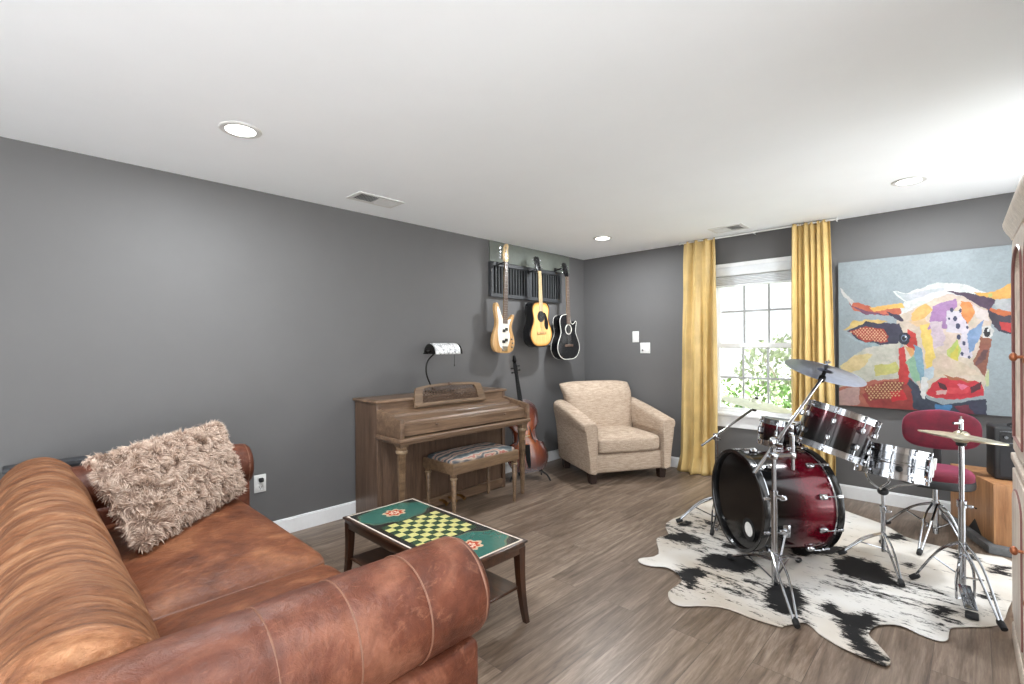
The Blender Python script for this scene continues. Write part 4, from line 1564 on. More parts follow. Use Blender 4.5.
# ================================================================== COWHIDE AND DRUM KIT
RUG=[ (2.079,-2.339),(2.133,-2.200),(2.006,-1.981),(2.034,-1.859),(1.924,-1.674),(1.929,-1.377),(1.923,-1.157),(1.955,-0.882),(1.974,-0.387),(2.346,-0.044),(2.610,-0.163),(2.843,-0.435),(3.091,-0.589),(3.244,-0.778),(3.427,-0.833),(3.606,-0.812),(3.750,-0.831),(3.748,-1.295),(3.712,-1.562),(3.685,-1.769),(3.640,-1.863),(3.572,-1.932),(3.511,-2.001),(3.503,-2.073),(3.501,-2.137),(3.473,-2.174),(3.407,-2.169),(3.337,-2.148),(3.284,-2.181),(3.253,-2.234),(3.242,-2.282),(3.240,-2.342),(3.279,-2.396),(3.331,-2.488),(3.329,-2.550),(3.295,-2.557),(3.188,-2.537),(3.075,-2.482),(3.034,-2.439),(2.995,-2.431),(2.940,-2.518),(2.925,-2.543),(2.824,-2.558),(2.689,-2.551),(2.597,-2.599),(2.520,-2.685),(2.462,-2.687),(2.418,-2.647),(2.393,-2.584),(2.398,-2.442),(2.326,-2.363),(2.254,-2.343),(2.179,-2.386),(2.107,-2.389) ]
MARKS_AND_SHADE=[ [(2.009,-1.906),(2.103,-1.745),(2.241,-1.785),(2.300,-1.865),(2.209,-1.905),(2.114,-1.927)],[(1.981,-1.594),(2.051,-1.473),(2.080,-1.611),(2.016,-1.671)],[(2.353,-2.102),(2.372,-1.946),(2.541,-1.848),(2.663,-1.924),(2.623,-2.100),(2.467,-2.143)],[(2.320,-2.351),(2.391,-2.178),(2.459,-2.271),(2.469,-2.498),(2.380,-2.427)],[(2.760,-2.253),(2.782,-2.098),(2.903,-2.090),(2.968,-2.211),(2.949,-2.381),(2.891,-2.447),(2.813,-2.383)],[(3.015,-2.205),(3.046,-2.111),(3.127,-2.213),(3.185,-2.134),(3.202,-2.080),(3.267,-2.163),(3.232,-2.308),(3.237,-2.406),(3.329,-2.507),(3.322,-2.565),(3.272,-2.561),(3.190,-2.481),(3.120,-2.337)],[(2.951,-1.542),(3.021,-1.399),(3.175,-1.425),(3.263,-1.599),(3.313,-1.675),(3.209,-1.727),(3.074,-1.743),(2.997,-1.716)],[(2.700,-1.469),(2.998,-1.256),(2.929,-1.484),(2.747,-1.655)],[(3.132,-0.859),(3.206,-0.716),(3.256,-0.860),(3.171,-0.917)],[(3.284,-1.323),(3.315,-1.239),(3.331,-1.333),(3.293,-1.386)],[(3.631,-1.016),(3.729,-0.960),(3.732,-1.093),(3.651,-1.119)],[(3.449,-0.898),(3.588,-0.849),(3.610,-0.944),(3.521,-1.008)],[(3.615,-1.492),(3.654,-1.413),(3.656,-1.495),(3.622,-1.554)],[(3.419,-1.876),(3.497,-1.739),(3.517,-1.821),(3.466,-1.929)],[(2.330,-1.701),(2.435,-1.717),(2.486,-1.777),(2.390,-1.825)] ]  # hide markings, plus the shadow under the bass drum painted dark
poly = [(p.x, p.y) for p in crv([Vector(p) for p in RUG], 3, True)]
b = bmesh.new()
vs = [b.verts.new((x, y, 0.0075)) for x, y in poly]
bmesh.ops.triangle_fill(b, use_beauty=True, edges=[b.edges.new((vs[i - 1], vs[i])) for i in range(len(vs))])
for ax in (0, 1):
    lo = min(p[ax] for p in poly)
    hi = max(p[ax] for p in poly)
    k = lo + 0.02
    while k < hi:
        co_ = (k, 0, 0) if ax == 0 else (0, k, 0)
        no_ = (1, 0, 0) if ax == 0 else (0, 1, 0)
        bmesh.ops.bisect_plane(b, geom=list(b.verts) + list(b.edges) + list(b.faces), plane_co=co_, plane_no=no_)
        k += 0.02
for f in b.faces:
    f.smooth = True
    if f.normal.z < 0:
        f.normal_flip()
q = MB()
q.bm.free()
q.bm = b
rug = obj('cowhide_rug', q, 'hide', None, sharp=0)
tag(rug, 'black and white cowhide rug under the drum kit', 'rug')
FAINT = [[(2.42, -2.55), (2.62, -2.35), (2.95, -2.45), (2.9, -2.1), (2.5, -2.1), (2.35, -2.3)], [(3.0, -1.9), (3.45, -2.05), (3.55, -1.75), (3.3, -1.5), (3.0, -1.5)], [(1.98, -1.95), (2.4, -1.95), (2.3, -1.4), (1.98, -1.4)]]
vals = []
for v in rug.data.vertices:
    best = -1.0
    for pl in MARKS_AND_SHADE:
        d = pdist(v.co.x, v.co.y, pl)
        best = max(best, d if inpoly(v.co.x, v.co.y, pl) else -d)
    fz = 0.0
    for pl in FAINT:
        d = pdist(v.co.x, v.co.y, pl)
        fz = max(fz, min(0.085, max(0.0, 0.085 + (0 if inpoly(v.co.x, v.co.y, pl) else -d * 0.6))))
    vals.append(max(-0.14 + fz, min(0.40, best * 3.6)) + 0.20)
a = rug.data.attributes.new('marks_and_shade', 'FLOAT', 'POINT')
a.data.foreach_set('value', vals)
for v in rug.data.vertices:
    e = pdist(v.co.x, v.co.y, poly)
    v.co.z = 0.0085 + 0.012 * math.exp(-e / 0.03) * max(0, noise.noise(Vector((v.co.x * 5, v.co.y * 5, 2.2)))) * (1 if e > 1e-4 else 1)
md = rug.modifiers.new('hide_thickness', 'SOLIDIFY')
md.thickness = 0.004
md.offset = -1
GZ = 0.011         # top of the rug


def drum(root, T, R, L, paint, lugs, top_head, bottom_head, hoop_mat='chrome', hoop_h=0.026, lug_len=None, fade=True, flip=False, bottom=True, a0=0.0):
    """drum in frame T: batter head at z=0, shell down to z=-L"""
    shl = obj('shell', MB(T).lathe([(R - 0.006, -0.004), (R, -0.004)] + [(R, -0.004 - (L - 0.008) * k / 14) for k in range(15)] + [(R - 0.006, -L + 0.004)], 72), paint, root)
    if fade:
        Ti = (MAT[root.name].inverted() @ T).inverted()
        fade_attr(shl, (lambda c: 1 + (Ti @ c).z / L) if flip else (lambda c: -(Ti @ c).z / L))
    hd = obj('batter_head', MB(T).lathe([(0.001, 0.002), (R + 0.003, 0.002), (R + 0.003, -0.006)], 64), top_head, root)
    obj('hoop', MB(T).lathe([(R + 0.004, -hoop_h), (R + 0.013, -hoop_h), (R + 0.013, -hoop_h + 0.003), (R + 0.007, -hoop_h + 0.004), (R + 0.007, 0.009), (R + 0.013, 0.010), (R + 0.013, 0.013), (R + 0.004, 0.013), (R + 0.004, -hoop_h)], 72), hoop_mat, root)
    if bottom:
        obj('resonant_head', MB(T).lathe([(0.001, -L - 0.002), (R + 0.003, -L - 0.002), (R + 0.003, -L + 0.006)], 64), bottom_head, root)
        obj('hoop', MB(T).lathe([(R + 0.004, -L + hoop_h), (R + 0.013, -L + hoop_h), (R + 0.013, -L + hoop_h - 0.003), (R + 0.007, -L + hoop_h - 0.004), (R + 0.007, -L - 0.009), (R + 0.013, -L - 0.010), (R + 0.013, -L - 0.013), (R + 0.004, -L - 0.013), (R + 0.004, -L + hoop_h)], 72), hoop_mat, root)
    for k in range(lugs):
        A = T @ Matrix.Rotation(a0 + 2 * PI * k / lugs, 4, 'Z')
        for zz, s in ((-0.01, 1), (-L + 0.01, -1)) if bottom else ((-0.01, 1),):
            q = MB(A)
            if lug_len:
                end = -L / 2
                q.tube([(R + 0.014, 0, -L / 2), (R + 0.014, 0, -L / 2 + s * lug_len / 2)], 0.008, 10)
                q.box((R + 0.005, 0, -L / 2 + s * 0.010), (0.014, 0.014, 0.018), 0.003, 1)
            else:
                end = -0.075 if s > 0 else -L + 0.075
                q.blob((R + 0.010, 0, end), (0.016, 0.014, 0.020), (0.6, 0.6), 16, 10)
            q.tube([(R + 0.015, 0, zz + s * 0.012), (R + 0.015, 0, end)], 0.003, 6)
            q.cyl((R + 0.015, 0, zz + s * 0.010), (R + 0.015, 0, zz + s * 0.024), 0.0055, n=8)
            q.box((R + 0.012, 0, zz - s * 0.004), (0.018, 0.020, 0.014), 0.003, 1)
            obj('lug', q, 'chrome', root)
    return shl


def frame_z(p, axis):
    z = Vector(axis).normalized()
    x = Vector((0, 0, 1)).cross(z)
    if x.length < 1e-3:
        x = Vector((1, 0, 0))
    x.normalize()
    y = z.cross(x)
    m = Matrix((x, y, z)).transposed().to_4x4()
    m.translation = Vector(p)
    return m


# ---- bass drum (head frame: z axis points out of the front head)
BA = Vector((math.cos(math.radians(48)), math.sin(math.radians(48)), 0))
BR_, BL_ = 0.300, 0.44
fc = Vector((2.480, -1.832, 0.348))
bdm = thing('bass_drum', 'burgundy to black sparkle bass drum on the cowhide rug', 'drum', (2.64, -1.66, 0))
T = frame_z(fc + BA * 0.025, -BA)
shl = obj('shell', MB(T).lathe([(BR_, 0.0)] + [(BR_, -BL_ * k / 24) for k in range(25)], 96), 'burgundy', bdm)
Ti = (MAT[bdm.name].inverted() @ T).inverted()
fade_attr(shl, lambda c: 1 + (Ti @ c).z / BL_ * 1.45)
hdm = M['black_head'] = plain('gloss_black_drum_head', (10, 10, 11), 0.12, var=0.02, spec=0.35)
fh = obj('front_head', MB(T).lathe([(0.001, 0.004), (BR_ - 0.004, 0.004)], 80), 'black_head', bdm)
# round port with white ring, low on the front head
pc_ = T @ Vector((0, 0, 0))
for nm, r0, r1, zz, mt in (('port_ring', 0.044, 0.068, 0.0065, 'black_matte'), ('port', 0.0, 0.044, 0.0055, 'skin_white')):
    ux, uy = 0.115, -0.15
    prof_ = [(max(r0, 0.001), zz), (r1, zz), (r1, zz - 0.004)] if nm == 'port_ring' else [(0.001, zz), (r1, zz)]
    # local x of the frame runs sideways, local y runs up
    yup = 1 if (T.to_3x3() @ Vector((0, 1, 0))).z > 0 else -1
    xs = 1 if (T.to_3x3() @ Vector((1, 0, 0))).dot(Vector((0.719, 0.695, 0))) > 0 else -1
    obj(nm, MB(T @ Matrix.Translation((xs * ux, yup * uy, 0))).lathe(prof_, 36), mt, fh)
for z0 in (0.0, -BL_):
    s = 1 if z0 == 0 else -1
    q = MB(T)
    q.lathe([(BR_ - 0.006, z0 - s * 0.012), (BR_ + 0.017, z0 - s * 0.012), (BR_ + 0.018, z0 - s * 0.010), (BR_ + 0.018, z0 + s * 0.024), (BR_ + 0.015, z0 + s * 0.027), (BR_ - 0.003, z0 + s * 0.027), (BR_ - 0.006, z0 + s * 0.022), (BR_ - 0.006, z0 - s * 0.012)], 96)
    hp = obj('hoop', q, 'black', bdm)
    q = MB(T)
    q.lathe([(BR_ + 0.001, z0 - s * 0.022), (BR_ + 0.010, z0 - s * 0.022), (BR_ + 0.011, z0 - s * 0.013), (BR_ + 0.001, z0 - s * 0.013)], 96)
    obj('metal_rim', q, 'chrome', hp)
obj('batter_head', MB(T).lathe([(0.001, -BL_ - 0.004), (BR_ - 0.004, -BL_ - 0.004)], 64), 'skin_white', bdm)
for z0, s in ((0.0, 1), (-BL_, -1)):
    for k in range(10):
        A = T @ Matrix.Rotation(2 * PI * (k + 0.5) / 10, 4, 'Z')
        q = MB(A)
        q.blob((BR_ + 0.012, 0, z0 - s * 0.095), (0.016, 0.017, 0.026), (0.6, 0.6), 14, 10)
        q.tube([(BR_ + 0.024, 0, z0 - s * 0.08), (BR_ + 0.024, 0, z0 + s * 0.012)], 0.0035, 8)
        q.box((BR_ + 0.0215, 0, z0 + s * 0.006), (0.010, 0.020, 0.036), 0.003, 1)
        q.tube([(BR_ + 0.024, -0.022, z0 - s * 0.030), (BR_ + 0.024, 0.022, z0 - s * 0.030)], 0.005, 8)
        obj('tension_claw', q, 'chrome', bdm)
side = Vector((BA.y, -BA.x, 0))          # towards the camera side
for s in (1, -1):
    p0 = fc + BA * 0.15 + side * (s * BR_ * 0.93) + Vector((0, 0, -0.10))
    p1 = p0 + side * (s * 0.07) - BA * 0.10
    p1.z = GZ + 0.008
    q = MB()
    q.box((0, 0, 0), (0.03, 0.05, 0.075), 0.006, 2, M_=Matrix.Translation(p0) @ Matrix.Rotation(math.atan2(side.y, side.x), 4, 'Z'))
    q.tube([p0, p1], 0.008, 10)
    q.blob(p1, (0.013, 0.013, 0.012), nu=12, nv=8)
    obj('spur', q, 'chrome', bdm)


def cam_axis(lat, along):
    """tilt given as sideways / depthwise lean seen from the room entrance"""
    return (0.719 * lat - 0.695 * along, 0.695 * lat + 0.719 * along, 1.0)


# ---- rack toms
t1 = thing('rack_tom', 'large burgundy and black rack tom above the bass drum', 'drum', (2.92, -1.48, 0.70))
T1 = frame_z((2.985, -1.425, 0.910), cam_axis(0.37, -0.03))
drum(t1, T1, 0.190, 0.255, 'burgundy', 8, 'skin_white', 'skin_white', a0=0.15)
t2 = thing('rack_tom', 'small burgundy rack tom behind the front cymbal stand', 'drum', (2.62, -1.33, 0.60))
T2 = frame_z((2.622, -1.298, 0.800), cam_axis(0.14, 0.0))
drum(t2, T2, 0.132, 0.165, 'burgundy', 6, 'skin_white', 'skin_white', a0=0.3)
# tom holder on the bass drum
th_ = thing('tom_holder', 'chrome tom holder between bass drum and the two toms', 'tom holder', (2.72, -1.57, 0.65))
q = MB()
q.box((2.735, -1.55, 0.662), (0.05, 0.05, 0.035), 0.006, 2, M_=None)
q.tube([(2.735, -1.55, 0.64), (2.735, -1.55, 0.83)], 0.012, 12)
obj('post', q, 'chrome', th_)
q = MB()
q.tube([(2.735, -1.55, 0.80), (2.79, -1.50, 0.85), (2.83, -1.49, 0.845)], 0.009, 10)
q.box((2.735, -1.55, 0.80), (0.036, 0.036, 0.05), 0.006, 2)
obj('tom_arm', q, 'chrome', th_)
q = MB()
q.tube([(2.735, -1.55, 0.76), (2.70, -1.47, 0.77), (2.68, -1.42, 0.73)], 0.009, 10)
q.box((2.735, -1.55, 0.76), (0.034, 0.034, 0.035), 0.006, 2)
obj('tom_arm', q, 'chrome', th_)

# ---- snare
sn = thing('snare_drum', 'chrome snare drum on its stand beside the throne', 'drum', (3.20, -1.27, 0.54))
T3 = frame_z((3.228, -1.248, 0.688), cam_axis(0.21, 0.08))
drum(sn, T3, 0.172, 0.165, 'steel', 10, 'skin_white', 'skin_white', lug_len=0.085, fade=False, a0=0.2)
q = MB(T3)
q.lathe([(0.1722, -0.072), (0.1745, -0.078), (0.1745, -0.087), (0.1722, -0.093)], 64)
obj('shell_bead', q, 'steel', sn)
A = T3 @ Matrix.Rotation(math.radians(60), 4, 'Z')
A = frame_z(T3.translation, T3.to_3x3() @ Vector((0, 0, 1)))
dirx = T3.inverted().to_3x3() @ Vector((0.85, -0.1, 0))
an = math.atan2(dirx.y, dirx.x)
q = MB(T3 @ Matrix.Rotation(an, 4, 'Z'))
q.box((0.188, 0, -0.07), (0.022, 0.035, 0.11), 0.004, 2)
q.box((0.200, 0, -0.045), (0.012, 0.022, 0.07), 0.004, 2)
obj('strainer', q, 'plastic_white', sn)
# muffler knob on the shell, dark
dirx = T3.inverted().to_3x3() @ Vector((0.25, -0.9, 0))
an = math.atan2(dirx.y, dirx.x)
obj('air_vent_knob', MB(T3 @ Matrix.Rotation(an, 4, 'Z')).blob((0.184, 0, -0.115), (0.014, 0.018, 0.018), nu=14, nv=10), 'rubber', sn)


def foot(mb, p, d, r=0.014):
    p, d = Vector(p), Vector(d).normalized()
    mb.tube([p - d * 0.035, p - d * 0.02, p + d * 0.012], [r * 0.75, r, r * 0.85], 10)


def braced_leg(root, hub, low, end, spread=0.018, label=None, w=0.006, flat=True):
    """one double-braced stand leg from the hub to a foot, with a strut to the column"""
    hub, end, low = Vector(hub), Vector(end), Vector(low)
    d = (end - hub)
    hd_ = Vector((d.x, d.y, 0)).normalized()
    sd = Vector((-hd_.y, hd_.x, 0))
    q = MB()
    bow = hub + d * 0.45 + Vector((0, 0, abs(d.z) * 0.16))
    for s in (-1, 1):
        q.tube(crv([hub + sd * (s * spread * 0.6), bow + sd * (s * spread), end + sd * (s * spread * 0.35) - d.normalized() * 0.02], 6), w, 8)
    q.tube([low, hub + d * 0.55 + Vector((0, 0, abs(d.z) * 0.10))], w * 0.8, 8)
    lg = obj('leg', q, 'chrome', root)
    q = MB()
    e2 = Vector(end)
    foot(q, e2, (d.x, d.y, d.z * 0.6), 0.016)
    obj('rubber_foot', q, 'rubber', lg)


def collar(root, x, y, z, r=0.02):
    q = MB()
    q.cyl((x, y, z - 0.018), (x, y, z + 0.018), r, n=16)
    q.tube([(x, y, z), (x + 0.028, y - 0.028, z)], 0.004, 8)
    q.box((x + 0.034, y - 0.034, z), (0.022, 0.006, 0.016), 0.003, 1, M_=None)
    obj('collar', q, 'chrome', root)


# ---- snare stand
ss = thing('snare_stand', 'chrome snare stand holding the snare drum', 'stand', (3.165, -1.315, 0))
cxs, cys = 3.178, -1.303
obj('column', MB().tube([(cxs, cys, 0.05), (cxs, cys, 0.30), (cxs, cys, 0.301), (cxs, cys, 0.43)], [0.0125, 0.0125, 0.009, 0.009], 14), 'chrome', ss)
collar(ss, cxs, cys, 0.315)
for a_ in (0.5, 2.6, 4.7):
    q = MB()
    q.tube(crv([(cxs, cys, 0.425), (cxs + 0.08 * math.cos(a_), cys + 0.08 * math.sin(a_), 0.465), (cxs + 0.045 + 0.178 * math.cos(a_), cys + 0.05 + 0.178 * math.sin(a_), 0.505 - 0.018 * math.cos(a_ - 0.77)), (cxs + 0.045 + 0.197 * math.cos(a_), cys + 0.05 + 0.197 * math.sin(a_), 0.545 - 0.018 * math.cos(a_ - 0.77))], 5), 0.007, 8)
    obj('basket_arm', q, 'chrome', ss)
obj('tilter', MB().blob((cxs, cys, 0.425), (0.03, 0.03, 0.024), nu=14, nv=10), 'rubber', ss)
for e_ in ((2.975, -1.43), (3.30, -1.68), (3.14, -1.05)):
    d_ = Vector((e_[0] - cxs, e_[1] - cys, 0))
    braced_leg(ss, (cxs, cys, 0.165), (cxs, cys, 0.07), (e_[0], e_[1], GZ + 0.014), 0.012, w=0.0055)


def cymbal(root_label, pos, axis, R, mat_, name='cymbal', bell=0.02, bow=0.012, group='cymbals of the drum kit'):
    T = frame_z(pos, axis)
    t_ = thing(name, root_label, 'cymbal', pos, 0, group)
    pr_ = [(0.006, bell + bow), (R * 0.10, bell * 0.9 + bow), (R * 0.17, bell * 0.45 + bow), (R * 0.21, bow * 0.98)]
    for k in range(1, 12):
        s = 0.21 + 0.79 * k / 11
        pr_.append((R * s, bow * (1 - ((s - 0.21) / 0.79) ** 1.7) + (0.0007 if k % 2 else 0)))
    pr2 = [(r, z - 0.0016) for r, z in reversed(pr_)]
    obj('plate', MB(T).lathe(pr_ + pr2 + [pr_[0]], 72), mat_, t_)
    return t_, T


def wingnut(root, T, z):
    q = MB(T)
    q.cyl((0, 0, z), (0, 0, z + 0.012), 0.013, n=14)
    o = obj('felt', q, 'rubber', root)
    q = MB(T)
    q.cyl((0, 0, z + 0.012), (0, 0, z + 0.030), 0.006, n=12)
    q.box((0, 0, z + 0.028), (0.040, 0.004, 0.014), 0.003, 1)
    q.cyl((0, 0, z - 0.05), (0, 0, z + 0.045), 0.003, n=8)
    obj('wing_nut', q, 'chrome', root)


# ---- front boom stand and its tilted crash
fs_ = thing('boom_cymbal_stand', 'chrome boom cymbal stand in front of the bass drum', 'stand', (2.80, -2.167, 0))
X_, Y_ = 2.800, -2.167
obj('column', MB().tube([(X_, Y_, 0.03), (X_, Y_, 0.52), (X_, Y_, 0.521), (X_, Y_, 0.80)], [0.0155, 0.0155, 0.0115, 0.0115], 16), 'chrome', fs_)
collar(fs_, X_, Y_, 0.525, 0.021)
cpos = Vector((2.972, -1.832, 1.178))
cax = cam_axis(0.43, 0.08)
b0, b1 = Vector((2.722, -2.245, 0.640)), Vector((2.965, -1.86, 1.145))
q = MB()
q.tube([b0, b0 + (b1 - b0) * 0.42, b0 + (b1 - b0) * 0.421, b1], [0.0105, 0.0105, 0.008, 0.008], 12)
obj('boom_arm', q, 'chrome', fs_)
q = MB()
q.blob((X_, Y_, 0.805), (0.024, 0.024, 0.030), (0.6, 0.6), 16, 10)
q.tube([(X_ - 0.035, Y_ + 0.035, 0.80), (X_ + 0.03, Y_ - 0.03, 0.80)], 0.010, 10)
q.box((X_ + 0.04, Y_ - 0.04, 0.80), (0.030, 0.007, 0.020), 0.003, 1)
obj('boom_clamp', q, 'chrome', fs_)
ct, CT = cymbal('blue reflecting tilted crash cymbal on the long boom', cpos, cax, 0.205, 'mirror_cymbal', 'crash_cymbal', 0.022, 0.016)
wingnut(ct, CT, 0.038)
q = MB(CT)
q.cyl((0, 0, -0.03), (0, 0, 0.012), 0.010, n=12)
q.blob((0, 0, -0.035), (0.016, 0.016, 0.022), (0.6, 0.6), 14, 10)
obj('tilter', q, 'dark_metal', fs_)
braced_leg(fs_, (X_, Y_, 0.20), (X_, Y_, 0.05), (2.985, -2.500, GZ + 0.012), 0.022)
braced_leg(fs_, (X_, Y_, 0.16), (X_, Y_, 0.05), (2.49, -1.965, GZ + 0.016), 0.016)
braced_leg(fs_, (X_, Y_, 0.16), (X_, Y_, 0.05), (2.815, -1.73, GZ + 0.016), 0.016)
# side arm clamped to the column
q = MB()
q.tube([(X_ - 0.02, Y_ - 0.02, 0.735), (X_ + 0.05, Y_ + 0.05, 0.735), (X_ + 0.075, Y_ + 0.075, 0.735)], 0.011, 10)
q.box((X_, Y_, 0.735), (0.045, 0.045, 0.036), 0.006, 2)
q.tube([(X_ + 0.075, Y_ + 0.075, 0.655), (X_ + 0.075, Y_ + 0.075, 0.845)], 0.0085, 10)
q.box((X_ + 0.075, Y_ + 0.075, 0.735), (0.032, 0.032, 0.036), 0.006, 2)
obj('side_arm', q, 'chrome', fs_)

# ---- rear boom stand by the curtain with the flat ride
ls = thing('boom_cymbal_stand', 'chrome boom cymbal stand behind the bass drum near the curtain', 'stand', (2.22, -1.44, 0))
X_, Y_ = 2.210, -1.440
obj('column', MB().tube([(X_, Y_, 0.03), (X_, Y_, 0.40), (X_, Y_, 0.401), (X_, Y_, 0.655)], [0.0145, 0.0145, 0.011, 0.011], 14), 'chrome', ls)
collar(ls, X_, Y_, 0.41)
q = MB()
q.tube([(2.135, -1.525, 0.598), (2.405, -1.272, 0.862)], 0.0085, 10)
obj('boom_arm', q, 'chrome', ls)
q = MB()
q.blob((X_, Y_, 0.662), (0.022, 0.022, 0.028), (0.6, 0.6), 14, 10)
q.box((X_ + 0.03, Y_ - 0.03, 0.655), (0.028, 0.006, 0.018), 0.003, 1)
obj('boom_clamp', q, 'chrome', ls)
ct, CT = cymbal('pale flat ride cymbal in front of the window', (2.425, -1.252, 0.900), cam_axis(0.15, -0.10), 0.238, 'ride_bronze', 'ride_cymbal', 0.024, 0.02)
wingnut(ct, CT, 0.044)
q = MB(CT)
q.cyl((0, 0, -0.03), (0, 0, 0.014), 0.009, n=12)
q.blob((-0.01, 0, -0.032), (0.016, 0.016, 0.018), (0.6, 0.6), 14, 10)
obj('tilter', q, 'dark_metal', ls)
braced_leg(ls, (X_, Y_, 0.22), (X_, Y_, 0.06), (1.982, -1.60, GZ + 0.014), 0.016)
braced_leg(ls, (X_, Y_, 0.20), (X_, Y_, 0.06), (2.262, -1.665, GZ + 0.014), 0.014)
braced_leg(ls, (X_, Y_, 0.20), (X_, Y_, 0.06), (2.12, -1.17, GZ + 0.014), 0.014)

# ---- hi-hat
hh = thing('hi_hat_stand', 'chrome hi-hat stand with pedal beside the cream cabinet', 'stand', (3.54, -1.56, 0))
X_, Y_ = 3.540, -1.560
obj('column', MB().tube([(X_, Y_, 0.02), (X_, Y_, 0.475), (X_, Y_, 0.476), (X_, Y_, 0.80)], [0.0155, 0.0155, 0.0115, 0.0115], 16), 'chrome', hh)
obj('pull_rod', MB().tube([(X_, Y_, 0.80), (X_, Y_, 0.955)], 0.0035, 8), 'chrome', hh)
collar(hh, X_, Y_, 0.49, 0.021)
obj('cymbal_seat', MB().lathe([(0.006, 0.795), (0.02, 0.80), (0.024, 0.815), (0.012, 0.83)], 20, M_=Matrix.Translation((X_, Y_, 0)), caps=True), 'rubber', hh)
q = MB()
q.cyl((X_, Y_, 0.885), (X_, Y_, 0.935), 0.010, n=14)
q.cyl((X_ - 0.03, Y_ - 0.028, 0.918), (X_, Y_, 0.918), 0.007, n=10)
q.box((X_, Y_, 0.93), (0.020, 0.020, 0.022), 0.004, 1)
obj('clutch', q, 'chrome', hh)
hax = cam_axis(0.13, 0.0)
a_, CT = cymbal('pale upper hi-hat cymbal beside the cream cabinet', (X_, Y_, 0.846), hax, 0.178, 'cymbal', 'hi_hat_cymbal', 0.020, 0.013, 'pair of hi-hat cymbals')
a_, CT = cymbal('pale lower hi-hat cymbal facing down under its pair', (X_, Y_, 0.842), tuple(-v for v in hax), 0.178, 'cymbal', 'hi_hat_cymbal', 0.020, 0.011, 'pair of hi-hat cymbals')
braced_leg(hh, (X_, Y_, 0.29), (X_, Y_, 0.10), (3.335, -1.535, GZ + 0.014), 0.016)
braced_leg(hh, (X_, Y_, 0.29), (X_, Y_, 0.10), (3.683, -1.875, GZ + 0.014), 0.016)
q = MB()
for s in (-1, 1):
    c_ = Vector((3.553, -1.655, 0))
    sd = Vector((0.719, 0.695, 0)) * (0.042 * s)
    q.tube(crv([c_ + sd * 1.1 + Vector((0, 0, 0.03)), c_ + sd * 1.1 + Vector((0, 0, 0.13)), c_ + sd * 0.8 + Vector((0, 0, 0.20)), Vector((X_, Y_, 0.225)) + sd * 0.3 + Vector((0, 0, 0))], 5), 0.006, 8)
q.tube([(3.553 - 0.033, -1.655 - 0.032, 0.03), (3.553 + 0.033, -1.655 + 0.032, 0.03)], 0.006, 8)
obj('pedal_frame', q, 'chrome', hh)
PT = Matrix.Translation((3.565, -1.73, 0.055)) @ Matrix.Rotation(math.atan2(-0.19, 0.03) + PI / 2, 4, 'Z') @ Matrix.Rotation(math.radians(14), 4, 'X')
obj('footboard', MB(PT).box((0, 0.02, 0), (0.052, 0.19, 0.008), 0.004, 2), 'steel', hh)
obj('heel_plate', MB().box((3.578, -1.835, GZ + 0.012), (0.05, 0.06, 0.02), 0.006, 2, M_=None), 'rubber', hh)

# ---- throne
tr_ = thing('drum_throne', 'crimson velvet drum throne with backrest behind the snare', 'stool', (3.40, -0.70, 0))
X_, Y_ = 3.395, -0.70
TS = Matrix.Translation((X_, Y_, 0)) @ Matrix.Rotation(math.radians(8), 4, 'Z')
q = MB(TS)
q.blob((0, 0, 0.455), (0.195, 0.185, 0.052), (0.75, 0.5), 56, 20)
obj('seat', q, 'crimson', tr_)
q = MB(TS)
q.blob((0, 0, 0.418), (0.20, 0.19, 0.036), (0.75, 0.35), 56, 14)
obj('seat_base', q, 'black_matte', tr_)
bk = TS @ Matrix.Translation((0, 0.12, 0.735)) @ Matrix.Rotation(math.radians(-6), 4, 'X')


def fbk(p):
    p.y += -0.45 * p.x * p.x
    p.z -= 0.10 * abs(p.x) * (1 if p.z > 0 else -0.6)
    return p


bk = TS @ Matrix.Translation((0.045, 0.185, 0.735))
obj('backrest', MB(bk).blob((0, 0, 0), (0.212, 0.042, 0.14), (0.6, 0.55), 64, 24, fn=fbk), 'crimson', tr_)
q = MB(TS)
q.box((0.03, 0.20, 0.55), (0.045, 0.012, 0.30), 0.004, 2)
q.box((0.03, 0.15, 0.405), (0.045, 0.14, 0.012), 0.004, 2)
obj('back_bracket', q, 'black_matte', tr_)
obj('column', MB().tube([(X_, Y_, 0.05), (X_, Y_, 0.40)], 0.016, 14), 'chrome', tr_)
collar(tr_, X_, Y_, 0.25, 0.022)
for e_ in ((3.11, -0.60), (3.545, -0.80), (3.335, -1.10)):
    braced_leg(tr_, (X_, Y_, 0.26), (X_, Y_, 0.08), (e_[0], e_[1], GZ + 0.014), 0.020, w=0.007)

